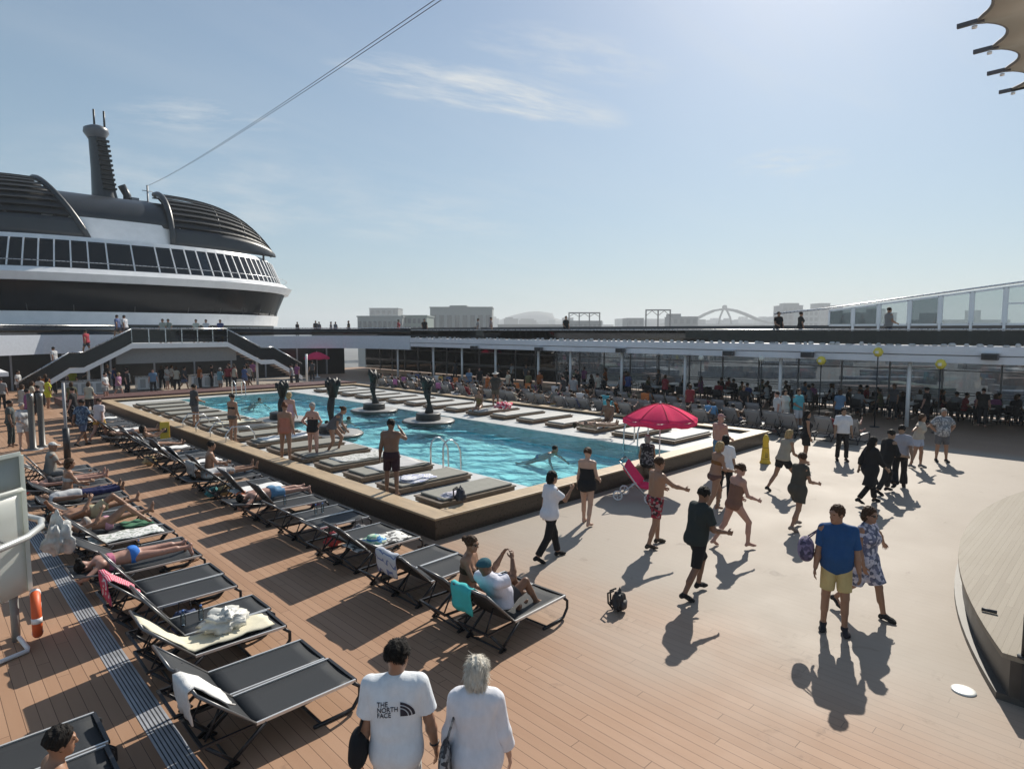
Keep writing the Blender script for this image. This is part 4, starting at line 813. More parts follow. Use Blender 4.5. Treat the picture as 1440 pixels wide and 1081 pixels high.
# yellow floor signs
yel=M('sign_yellow',(.72,.47,.03),.45,var=.05)
def fsign(loc,rz,label,h):
    r=E('floor_sign',label,'floor sign',loc,rz)
    mb=MB(); mb.lathe([(.17,0),(.17,.03),(.14,.08),(.085,h*.72),(.10,h*.76),(.085,h*.9),(.03,h)],20); mb.build('body',yel,r)
    mb=MB(); mb.lathe([(.135,h*.16),(.1335,h*.17)],20); mb.lathe([(.105,h*.55),(.1025,h*.56)],20); mb.build('band',dark,r)
    for k in range(5): mb=MB(); mb.box((0,-.128+.009*k,h*(.24+.06*k)),(.09-.008*k,.012,.02)); mb.build('warning_mark',M('sign_black',(.03,.03,.03),.6),r)
fsign(G(1076,651),R(-50),'yellow cone shaped floor sign at the right corner of the pool wall',.92)
fs=E('floor_sign','tall yellow folding floor sign leaning by the left pool wall','floor sign',G(233,628),R(-20))
for s_ in (-1,1): mb=MB(); mb.box((0,s_*.10,.45),(.3,.02,.92),rot=rotx(s_*.16)); mb.build('panel',yel,fs)
mb=MB(); mb.box((0,-.13,.62),(.16,.012,.16),rot=rotx(-.16)); mb.build('warning_mark',M('sign_black'),fs)
# globes on thin poles in front of the gallery
yb=M('globe_yellow',(.75,.62,.08),.4); wb_=M('globe_white',(.75,.75,.68),.4)
for px,py,m,nm in ((1323,512,yb,'yellow globe lamp on a dark pole near the tables, rightmost of the globes'),(1235,495,yb,'yellow globe lamp high on the gallery fascia'),(1155,507,yb,'yellow globe lamp on a dark pole left of the high one'),(1071,504,wb_,'pale globe lamp on a pole before the gallery fascia'),(986,503,wb_,'pale globe lamp on a pole above the red parasol')):
    q=atX(px,py,30.2); r=E('globe_lamp',nm,'lamp',(30.2,q[1],0),group='globe lamps before the gallery'); z=q[2]; s_=.21 if m is yb else .15
    mb=MB(); mb.lathe([(.01,-s_),(s_*.6,-s_*.8),(s_,0),(s_*.6,s_*.8),(.01,s_)],16,(0,0,z)); mb.build('globe',m,r); mb=MB(); mb.box((-s_*.9,0,z),(.08,.12,.12),rz=.7); mb.build('centre',wb_,r)
    mb=MB(); mb.lathe([(.03,0),(.025,z-s_)],8); mb.lathe([(.2,0),(.2,.03)],14); mb.build('pole',dark,r)
# tables and chairs below the gallery
def table():
    r=E('cafe_table','white topped square table in the shade below the gallery','table',group='white topped tables below the gallery')
    mb=MB(); mb.bb(-.55,.55,-.4,.4,.70,.74); mb.build('table_top',M('table_white',(.75,.75,.74),.25),r)
    mb=MB(); mb.lathe([(.03,.04),(.03,.7)],8); mb.build('leg',dark,r); mb=MB(); mb.lathe([(.28,0),(.28,.03),(.05,.05)],16); mb.build('base',dark,r); return r
def chair():
    r=E('terrace_chair','dark woven armchair at a table below the gallery','chair',group='dark chairs around the tables')
    wv=M('wicker_dark',(.02,.02,.021),.6,var=.3,vscale=40)
    mb=MB(); mb.bb(-.25,.25,-.25,.25,.40,.45); mb.build('seat',wv,r,bevel=.015); mb=MB(); mb.sheet([[(x,-.25-.1*t,.45+.42*t) for t in np.linspace(0,1,4)] for x in np.linspace(-.25,.25,5)],thick=.03); mb.build('backrest',wv,r)
    for x in (-.24,.24):
        mb=MB(); mb.tube([(x,-.28,.62),(x,.2,.63),(x,.23,.45)],.018,6); mb.build('armrest',dark,r)
        for y in (-.23,.23): mb=MB(); mb.tube([(x,y,0),(x,y,.41)],.015,5); mb.build('leg',dark,r)
    return r
t0=table(); c0=chair(); ft=fc=True; rt_=random.Random(9)
for px,py in ((1385,572),(1275,566),(1215,562),(1118,556),(1060,552),(1020,549),(970,545),(925,543),(860,541),(820,538),(1432,565),(1350,563),(1405,553),(1240,553),(1300,556),(1190,549),(1150,550),(1088,546),(1040,541),(1000,542),(948,538),(905,536)):
    q=G(px,py,.74)
    if q[0]>36.2: q=q*(36.2/q[0])
    if ft: t0.location=(q[0],q[1],0); ft=False
    else: dup(t0,(q[0],q[1],0))
    for dx,dy,rz in ((0,-.75,0),(0,.75,math.pi),(-.85,.0,-math.pi/2)):
        if rt_.random()<.85:
            a=(q[0]+dx,q[1]+dy,0); rz+=rt_.uniform(-.3,.3)
            if fc: c0.location=a; c0.rotation_euler=(0,0,rz); fc=False
            else: dup(c0,a,rz)
# ---- left edge: curved white tub with handrail, lifebuoy, frame
wp,n,l=nmat('tub_fibreglass'); o=n.new('ShaderNodeOutputMaterial'); d_=n.new('ShaderNodeBsdfPrincipled'); d_.inputs['Base Color'].default_value=(.76,.78,.75,1); d_.inputs['Roughness'].default_value=.35; t_=n.new('ShaderNodeBsdfTranslucent'); t_.inputs[0].default_value=(.80,.83,.78,1); x_=n.new('ShaderNodeMixShader'); x_.inputs[0].default_value=.5; l.new(d_.outputs[0],x_.inputs[1]); l.new(t_.outputs[0],x_.inputs[2]); l.new(x_.outputs[0],o.inputs['Surface'])
tub=E('curved_screen','white curved screen panel with tubular handrail at the left edge','screen',(0,10.4,0))
arcp=[(-1.0+2.9*math.cos(R(a))-0,12.6+2.9*math.sin(R(a))-10.4) for a in np.linspace(-125,-46,36)]
mb=MB(); mb.sheet([[(x,y,z) for z in np.linspace(.66,2.06,5)] for x,y in arcp],thick=.05); mb.build('panel',wp,tub)
mb=MB(); mb.tube([(x,y,2.07) for x,y in arcp],.03,8); mb.build('panel_rim',wp,tub)
ex,ey=arcp[-1]; mb=MB(); mb.sheet([[(x,y,z) for z in (1.95,2.1,2.38+.14*(x-.2))] for x,y in ((-1.6,.42),(-.6,.42),(.2,.42),(.8,.40),(ex+.04,.34))][::1],thick=.05); mb.build('back_panel',M('tub_inner',(.34,.36,.34),.5),tub)
mb=MB(); mb.bar((-1.6,.42,2.14),(ex+.04,.36,2.52),.07,.05); mb.build('back_rim',wp,tub)
mb=MB(); mb.bar((ex+.02,ey,.66),(ex+.02,ey,2.06),.05,.06); mb.bar((ex+.04,.34,.66),(ex+.04,.34,2.5),.05,.06); mb.build('end_post',wp,tub)
mb=MB(); mb.tube([(-1.4,-1.15,1.5),(-.6,-1.0,1.5),(.1,-.87,1.5),(.62,-.66,1.5),(1.0,-.25,1.5),(1.2,.15,1.51),(1.24,.42,1.53),(1.12,.6,1.56),(.98,.5,1.58)],.045,10); mb.build('handrail',M('tub_rail',(.55,.56,.54),.3,.3),tub)
for p_,q_ in (((.1,-.87,1.5),(.1,-.47,1.5)),((.8,-.48,1.5),(.72,-.15,1.5))): mb=MB(); mb.bar(p_,q_,.03,.03); mb.build('rail_bracket',steel,tub)
for x,y in ((-.3,-.4),(.85,.12),(-.2,.5)): mb=MB(); mb.tube([(x,y,0),(x,y,.66)],.05,8); mb.build('support',M('tub_support',(.25,.25,.24),.5),tub)
lb=E('lifebuoy','orange lifebuoy hanging below the white curved screen','lifebuoy',(1.06,10.3,.40),R(-6))
mb=MB(); mb.tube([(0,.27*math.cos(a),.27*math.sin(a)) for a in np.linspace(0,2*math.pi,25)[:-1]],.06,10,closed=True); mb.build('ring',M('buoy_orange',(.72,.12,.03),.5),lb)
for a in (0,1.57,3.14,4.71): mb=MB(); mb.tube([(0,.27*math.cos(a+d),.27*math.sin(a+d)) for d in (-.12,0,.12)],.064,10); mb.build('band',white,lb)
fr0=E('floor_frame','low white tubular frame standing on the deck below the curved screen','frame',(.80,10.0,0)); mb=MB(); mb.tube([(-1.3,-.5,.03),(.12,.02,.03),(.12,.06,.05),(.05,.7,.06),(.05,.75,.5),(-.2,.75,.55)],.03,8); mb.build('frame_tube',white,fr0); mb=MB(); mb.tube([(-.25,-.1,.03),(-.25,.7,.06)],.02,6); mb.build('cross_tube',white,fr0)
# poles, shower columns, kiosk at the far left
for px,py,h,lab in ((47,632,2.0,'left of two grey shower columns behind the curved screen'),(60,628,1.95,'right of two grey shower columns behind the curved screen')):
    q=G(px,py); r=E('shower_column',lab,'shower',q,group='shower columns'); mb=MB(); mb.lathe([(.18,0),(.18,.05),(.10,.08),(.095,1.7),(.11,h)],18); mb.build('column',M('shower_grey',(.10,.092,.08),.4,var=.1),r); mb=MB(); mb.tube([(0,-.1,h-.1),(0,-.3,h),(0,-.4,h-.08)],.03,6); mb.build('shower_head',steel,r); mb=MB(); mb.lathe([(.30,0),(.30,.02)],18); mb.build('tray',grey,r)
q=G(95,644); r=E('thin_pole','thin grey pole with dark sleeve beside the left loungers','pole',q); mb=MB(); mb.lathe([(.045,0),(.045,2.5)],10); mb.build('pole',grey,r); mb=MB(); mb.lathe([(.10,0),(.10,1.0)],12); mb.build('sleeve',dark,r)
q=G(20,600); r=E('bar_kiosk','dark kiosk with beige top and white overhanging slab at the left edge','kiosk',(q[0]-3.2,q[1]+3,0))
mb=MB(); mb.bb(-3,2.6,-3,4,0,2.2); mb.build('wall',M('kiosk_dark',(.09,.10,.105),.5,var=.1),r); mb=MB(); mb.bb(-3,3.1,-3.4,4.3,2.25,2.42); mb.build('roof',white,r); mb=MB(); mb.bb(-3,2.2,-2.8,4,2.43,3.35); mb.build('upper_box',cream,r); mb=MB(); mb.bb(-2.5,2.75,-3.3,-3.0,.85,.95); mb.build('counter',grey,r)
for x in (-2,0,1.8): mb=MB(); mb.bb(x-.7,x+.5,-3.06,-3.0,1.1,2.0); mb.build('shutter',M('kiosk_shutter',(.05,.055,.06),.4),r)
# white ice boxes and display cabinets below the landing
for px,py,w_,lab in ((290,545,2.2,'white rounded drinks cabinet under the landing'),(210,548,1.6,'pale serving counter under the landing'),(120,556,2.4,'white service cart heaped with towels left of the pool end')):
    q=G(px,py); r=E('service_counter',lab,'counter',q); mb=MB(); mb.bb(-w_/2,w_/2,-.4,.4,0.05,.95); mb.build('body',white,r,bevel=.08); mb=MB(); mb.bb(-w_/2-.05,w_/2+.05,-.45,.45,.96,1.0); mb.build('counter_top',steel,r)
    for k in range(3): mb=MB(); mb.bb(-w_/2+.15+k*w_/3,-w_/2+w_/3-.05+k*w_/3,-.43,-.405,.2,.8); mb.build('door',M('cab_door',(.45,.46,.46),.4),r)

rk=random.Random(17)
def flipflop(loc,rz,label,m):
    r=E('flip_flop',label,'flip-flop',loc,rz,'flip-flops left under the loungers'); mb=MB(); mb.prism([(.04*math.cos(t)*(1+.25*math.sin(t)),.13*math.sin(t)) for t in np.linspace(0,2*math.pi,17)[:-1]],0,.018); mb.build('sole',m,r); mb=MB(); mb.tube([(-.035,-.01,.018),(-.01,.05,.05),(0,.075,.02),(.01,.05,.05),(.035,-.01,.018)],.007,5); mb.build('strap',blk,r)
ffm=[M('sandal_black',(.03,.03,.03),.7),M('sandal_brown',(.2,.1,.05),.7),M('sandal_blue',(.08,.16,.35),.7),M('sandal_pink',(.5,.15,.2),.7)]; ffn=['black','brown','blue','pink']
for i in range(3,10):
    k=rk.randrange(1,6); row=rk.random()<.5; x=(LX if row else RX)+rk.uniform(.08,.35) if i>2 else RX+.2; y=(LLy if row and i>2 else RRy)[k]+rk.uniform(.1,1.1) if i>2 else RRy[0]-.1; a=rk.uniform(0,6); q=rk.randrange(4)
    for d in (-.07,.07): flipflop((x+d*math.cos(a),y+d*math.sin(a),.003),a+rk.uniform(-.2,.2),'%s flip-flop of a pair left on the deck beside a lounger'%ffn[q],ffm[q])
for i in range(6):
    k=rk.randrange(1,8); row=i%2; x=(LX if row else RX)-rk.uniform(.5,1.0); y=(LLy if row else RRy)[k]+rk.choice((.31,.965)); mb=MB(); mb.lathe([(.03,0),(.033,.01),(.033,.13),(.014,.17),(.014,.19)],12); b_=mb.build('water_bottle',Mglass('bottle_plastic',(.75,.82,.85),.05),loc=(x,y,.345)); T(b_,'clear water bottle standing on a lounger in the %s row'%('drain' if row else 'pool'),'bottle','water bottles on the loungers'); mb=MB(); mb.lathe([(.016,0),(.016,.02)],10,(0,0,.185)); mb.build('cap',M('cap_blue',(.05,.15,.45),.4),b_)
bagc=[('navy',(.03,.05,.12)),('straw',(.42,.32,.17)),('red',(.4,.05,.06)),('grey',(.2,.2,.21)),('teal',(.05,.22,.24))]
for i in range(10):
    n_,c_=bagc[i%5]; k=rk.randrange(1,9); row=rk.random()<.4; x=(LX if row else RX)-rk.uniform(.3,1.45); y=(LLy if row else RRy)[min(k,8)]+1.45+rk.uniform(-.08,.08)
    b_=lump('beach_bag','%s beach bag standing on the deck between loungers of the %s row'%(n_,'drain' if row else 'pool'),'bag',M('beach_'+n_,c_,.85,var=.2,vscale=20,bump=.4),(x,y,.0),(.34,.22,.34),60+i,18,.18); b_['group']='beach bags between the loungers'
    mb=MB()
    mb.tube([(-.09,0,.30),(-.07,.02,.44),(.07,.02,.44),(.09,0,.30)],.009,5); mb.build('handle',M('bag_strap'),b_)
# ================= PEOPLE =================
V=lambda *a: np.array(a,float)
def unit(v): v=np.array(v,float); return v/(np.linalg.norm(v)+1e-9)
class Field:
    """signed distance on a grid, built from rounded cones and ellipsoids that blend where they meet"""
    def __init__(s,lo,hi,h):
        s.h=h; s.lo=np.array(lo)-2.5*h; n=np.ceil((np.array(hi)+2.5*h-s.lo)/h).astype(int)+1; s.n=n; s.ax=[s.lo[i]+h*np.arange(n[i]) for i in range(3)]; s.d=np.full(n,1.0,np.float32)
    def sub(s,lo,hi,pad):
        a=np.maximum(0,np.floor((np.array(lo)-pad-s.lo)/s.h).astype(int)); b=np.minimum(s.n,np.ceil((np.array(hi)+pad-s.lo)/s.h).astype(int)+1)
        if (b<=a).any(): return None
        X,Y,Z=np.meshgrid(*[s.ax[i][a[i]:b[i]] for i in range(3)],indexing='ij',sparse=True); return tuple(slice(a[i],b[i]) for i in range(3)),X,Y,Z
    def put(s,p,d):
        k=p.get('k',.02); pad=k+3*s.h; g=s.sub(*pbox(p),pad)
        if g is None: return
        sl,X,Y,Z=g; e=pdist(p,X,Y,Z); o=d[sl]; hh=np.clip(.5+.5*(o-e)/k,0,1); d[sl]=(o*(1-hh)+e*hh-k*hh*(1-hh)).astype(np.float32)
def pbox(p):
    if p['t']=='c':
        r=max(p['ra'],p['rb']); return np.minimum(p['a'],p['b'])-r,np.maximum(p['a'],p['b'])+r
    r=max(p['r']); return p['c']-r,p['c']+r
def pdist(p,X,Y,Z):
    if p['t']=='c':
        a,b=p['a'],p['b']; v=b-a; L2=v@v+1e-9; t=((X-a[0])*v[0]+(Y-a[1])*v[1]+(Z-a[2])*v[2])/L2; tc=np.clip(t,0,1)
        d=np.sqrt((X-a[0]-tc*v[0])**2+(Y-a[1]-tc*v[1])**2+(Z-a[2]-tc*v[2])**2)-(p['ra']+(p['rb']-p['ra'])*tc)
        if p.get('cap'): d=np.maximum(d,(t-1)*math.sqrt(L2))
        if p.get('cap0'): d=np.maximum(d,-t*math.sqrt(L2))
        return d
    c,r,M_=p['c'],p['r'],p['M']; x,y,z=X-c[0],Y-c[1],Z-c[2]
    q=[(M_[0,i]*x+M_[1,i]*y+M_[2,i]*z) for i in range(3)]
    k0=np.sqrt(sum((q[i]/r[i])**2 for i in range(3))); k1=np.sqrt(sum((q[i]/r[i]**2)**2 for i in range(3)))+1e-6
    return k0*(k0-1)/k1
def cone(a,b,ra,rb=None,k=.02,cap=False,cap0=False): return dict(t='c',a=np.array(a,float),b=np.array(b,float),ra=ra,rb=ra if rb is None else rb,k=k,cap=cap,cap0=cap0)
def ell(c,r,M_=None,k=.02): return dict(t='e',c=np.array(c,float),r=np.array(r,float),M=np.eye(3) if M_ is None else M_,k=k)
def grow(p,g,k=None):
    q=dict(p)
    if q['t']=='c': q['ra']+=g;q['rb']+=g
    else: q['r']=q['r']+g
    if k: q['k']=k
    return q
def nets(D,lo,h):
    """surface nets: one vertex per mixed cell, one quad per crossing edge"""
    I=D<0; n=np.array(D.shape)-1; S=np.zeros(n,np.int8)
    for i in (0,1):
        for j in (0,1):
            for k in (0,1): S+=I[i:n[0]+i,j:n[1]+j,k:n[2]+k]
    act=(S>0)&(S<8); idx=-np.ones(n,np.int64); c=np.argwhere(act); 
    if len(c)==0: return None
    idx[act]=np.arange(len(c)); acc=np.zeros((len(c),3)); cnt=np.zeros(len(c))
    for ax in range(3):
        o=[a for a in range(3) if a!=ax]
        for u in (0,1):
            for v in (0,1):
                p=c.copy(); p[:,o[0]]+=u; p[:,o[1]]+=v; q=p.copy(); q[:,ax]+=1
                a=D[tuple(p.T)]; b=D[tuple(q.T)]; m=(a<0)!=(b<0); t=np.where(m,a/np.where(m,a-b,1),0); w=(p-c).astype(float); w[:,ax]+=t
                acc[m]+=w[m]; cnt[m]+=1
    V_=(c+acc/cnt[:,None])*h+lo; F=[]
    for ax in range(3):
        o=[(ax+1)%3,(ax+2)%3]; sl=[slice(None)]*3; sl[ax]=slice(0,-1); sh=[slice(None)]*3; sh[ax]=slice(1,None)
        A=I[tuple(sl)]; B=I[tuple(sh)]; e=np.argwhere(A!=B); 
        e=e[(e[:,o[0]]>0)&(e[:,o[1]]>0)&(e[:,o[0]]<n[o[0]])&(e[:,o[1]]<n[o[1]])]
        if len(e)==0: continue
        flip=A[tuple(e.T)]; q=[]
        for u,v in ((0,0),(1,0),(1,1),(0,1)):
            p=e.copy(); p[:,o[0]]-=u; p[:,o[1]]-=v; q.append(idx[tuple(p.T)])
        q=np.stack(q,1); q[~flip]=q[~flip][:,::-1]; F.append(q)
    return V_,np.concatenate(F)
def sdfmesh(name,groups,h,mats,parent=None,matfn=None,wr=0.0,wf=16.0):
    """groups: list of (prims, cut planes); the groups are united"""
    bl=[pbox(p) for g,_ in groups for p in g]; lo=np.min([b[0] for b in bl],0); hi=np.max([b[1] for b in bl],0); f=Field(lo,hi,h); tot=None
    for g,cuts in groups:
        d=np.full(f.n,1.0,np.float32)
        for p in g: f.put(p,d)
        if cuts:
            X,Y,Z=np.meshgrid(*f.ax,indexing='ij',sparse=True)
            for pt,nn in cuts: d=np.maximum(d,((X-pt[0])*nn[0]+(Y-pt[1])*nn[1]+(Z-pt[2])*nn[2]).astype(np.float32))
        tot=d if tot is None else np.minimum(tot,d)
    r=nets(tot,f.lo,h)
    if r is None: return None
    Vv,Ff=r
    me=bpy.data.meshes.new(name); me.vertices.add(len(Vv)); me.vertices.foreach_set('co',Vv.astype(np.float32).ravel()); me.loops.add(Ff.size); me.loops.foreach_set('vertex_index',Ff.astype(np.int32).ravel())
    me.polygons.add(len(Ff)); me.polygons.foreach_set('loop_start',np.arange(0,Ff.size,4,dtype=np.int32)); me.polygons.foreach_set('loop_total',np.full(len(Ff),4,np.int32)); me.polygons.foreach_set('use_smooth',np.ones(len(Ff),bool))
    if not isinstance(mats,(list,tuple)): mats=[mats]
    for m in mats: me.materials.append(m)
    if matfn is not None: me.polygons.foreach_set('material_index',matfn(Vv[Ff].mean(1)).astype(np.int32))
    me.update()
    if wr>0:   # folds in cloth, strands in hair
        N=np.empty(len(Vv)*3,np.float32); me.vertices.foreach_get('normal',N); N=N.reshape(-1,3); p_=Vv; ph=(abs(hash((len(Vv),name)))%97)/9.0
        w_=np.sin(p_[:,0]*wf+p_[:,2]*wf*.55+ph+1.3*np.sin(p_[:,2]*wf*.7+ph*2))*.45+np.sin(p_[:,1]*wf*1.3-p_[:,2]*wf*.8+ph*3+1.1*np.sin(p_[:,0]*wf*.9))*.35+np.sin(p_[:,2]*wf*1.7+p_[:,0]*wf*1.1+ph*5)*.2
        me.vertices.foreach_set('co',(Vv+N*(w_*wr)[:,None]).astype(np.float32).ravel()); me.update()
    me.validate(); o=bpy.data.objects.new(name,me); COL.objects.link(o)
    if parent is not None: o.parent=parent
    return o
# ---- poses: unit directions in the person's own frame (x right, y forward, z up)
def dirs(f,s=0): # pitch angle from hanging down (positive = forward), side angle outward
    return V(math.sin(R(s))*math.cos(R(f)) if abs(f)<90 else math.sin(R(s)),math.sin(R(f))*math.cos(R(s)),-math.cos(R(f))*math.cos(R(s)))
def arm(f,s,ef,es=None): return (dirs(f,s),dirs(ef,s if es is None else es))
POSE={
 'stand':dict(L=arm(6,9,12),R=arm(4,9,14),lt=(4,4,-3),rt=(-2,4,-6)),
 'walk':dict(L=arm(-22,8,-4),R=arm(24,8,48),lt=(22,2,12),rt=(-16,2,-42),lean=4),
 'walk2':dict(L=arm(22,9,40),R=arm(-24,9,-6),lt=(-18,3,-46),rt=(22,3,10),lean=5),
 'dance':dict(L=arm(18,14,78,-8),R=arm(24,14,88,-6),lt=(30,6,-8),rt=(-14,6,-30),lean=12),
 'dance2':dict(L=arm(20,16,70,-10),R=arm(30,10,82,0),lt=(-14,8,-36),rt=(36,8,-4),lean=14),
 'reach':dict(L=arm(10,20,80,0),R=arm(58,6,78,4),lt=(16,6,2),rt=(-10,6,-20),lean=6),
 'wide':dict(L=arm(0,70,20,85),R=arm(0,72,25,82),lt=(8,6,-2),rt=(-6,6,-14),lean=8),
 'phone':dict(L=arm(-4,8,6),R=arm(50,14,142,-14),lt=(20,2,12),rt=(-14,2,-34),lean=4),
 'hips':dict(L=arm(-8,38,20,-40),R=arm(-8,38,20,-40),lt=(4,5,0),rt=(0,5,-4)),
 'bend':dict(L=arm(50,10,80),R=arm(40,10,85),lt=(40,8,-20),rt=(8,8,-30),lean=45),
 'sit':dict(L=arm(20,12,60,-4),R=arm(24,12,70,-6),lt=(84,8,6),rt=(82,8,0),lean=6),
 'sitlong':dict(L=arm(30,12,75,-10),R=arm(40,12,95,-14),lt=(78,8,70),rt=(82,10,74),lean=8),
 'recline':dict(L=arm(30,16,70,-10),R=arm(35,16,84,-14),lt=(88,7,80),rt=(88,7,82),lean=-42),
 'reclineup':dict(L=arm(52,10,122,-24),R=arm(52,10,122,-24),lt=(128,8,34),rt=(126,9,30),lean=-40),
 'flat':dict(L=arm(5,20,8),R=arm(5,24,4),lt=(2,7,1),rt=(1,7,3)),
 'flatup':dict(L=arm(150,30,120,-40),R=arm(20,22,60,-30),lt=(4,8,2),rt=(42,8,-44)),
 'swim':dict(L=arm(120,30,110),R=arm(100,40,120),lt=(5,5,0),rt=(0,5,-10),root=rotx(R(-68)),hp=-58),
 'shade':dict(L=arm(-6,10,8),R=arm(62,30,158,-34),lt=(2,4,-2),rt=(-2,5,-6)),
 'carry':dict(L=arm(2,10,14),R=arm(8,12,60,-6),lt=(12,3,4),rt=(-8,3,-18),lean=2),
 'stand2':dict(L=arm(4,10,20,2),R=arm(10,12,66,-26),lt=(2,6,0),rt=(6,6,0)),
 'lookback':dict(L=arm(8,12,20),R=arm(2,12,12),lt=(6,4,2),rt=(-2,4,-6),hy=55),
}
SKIN={'fair':(.46,.29,.215),'tan':(.30,.165,.105),'brown':(.185,.10,.063),'pink':(.42,.235,.18),'olive':(.28,.175,.115)}
HAIR={'black':(.012,.010,.009),'brown':(.06,.032,.018),'blond':(.36,.25,.12),'grey':(.32,.30,.28),'white':(.62,.58,.50),'auburn':(.13,.05,.025)}
def skinm(k): return M('skin_'+k,SKIN[k],.48,var=.07,vscale=9,bump=.05,bscale=60,spec=.4)
def hairm(k): return M('hair_'+k,HAIR[k],.62,var=.35,vscale=30,bump=.6,bscale=90,stretch=(1,1,.25),spec=.15)
def clothm(c):
    if not isinstance(c,tuple): return c
    return M('cloth_%d_%d_%d'%tuple(int(99*x) for x in c),c,.85,var=.07,vscale=12,bump=.75,bscale=9,spec=.2,stretch=(1.2,1.2,.7))
def skeleton(h,sex,fat,pose):
    s=h/1.75; f=sex=='f'; P=dict(POSE[pose] if isinstance(pose,str) else pose); Rp=P.get('root',np.eye(3)); J={}
    Rc=Rp@rotx(-R(P.get('lean',0)))@roty(R(P.get('side',0)))@rotz(R(P.get('twist',0))); Rh=Rc@rotx(R(P.get('lean',0)*.6))@rotz(-R(P.get('hy',0)))@rotx(-R(P.get('hp',4)))
    J['pel']=V(0,0,0); J['wai']=Rp@V(0,0,.10*s); c=J['wai']; J['che']=c+Rc@V(0,.005,.2*s); J['neck']=c+Rc@V(0,-.02*s,.40*s); J['hea']=J['neck']+Rc@V(0,0,.05*s)+Rh@V(0,.028*s,.132*s)
    sw=.155 if f else .18
    for sd,q in (('L',-1),('R',1)):
        J['sh'+sd]=c+Rc@V(q*sw*s,-.01*s,.355*s); ua,fa=P[sd]; ua=unit(ua*V(q,1,1));fa=unit(fa*V(q,1,1)); J['el'+sd]=J['sh'+sd]+Rc@ua*.285*s; J['wr'+sd]=J['el'+sd]+Rc@fa*.25*s; J['fa'+sd]=Rc@fa
        J['hip'+sd]=Rp@V(q*(.088 if f else .085)*s,0,-.03*s); tf,ts,kf=P['lt' if sd=='L' else 'rt']; td=Rp@unit(dirs(tf,ts)*V(q,1,1)); kd=Rp@unit(dirs(kf,ts*.4)*V(q,1,1))
        J['kn'+sd]=J['hip'+sd]+td*.43*s; J['an'+sd]=J['kn'+sd]+kd*.415*s
        fw=Rp@V(q*.12,1,0); fw=unit(fw-kd*(fw@kd)); 
        if P.get('plant',True) and pose not in('flat',): 
            fl=V(fw[0],fw[1],0)
            if np.linalg.norm(fl)>.3 and abs(kd[2])>.55: fw=unit(unit(fl)+V(0,0,-.35 if kf<-25 else 0))
        J['fo'+sd]=fw; J['kd'+sd]=kd
    J['Rp'],J['Rc'],J['Rh'],J['s']=Rp,Rc,Rh,s; return J
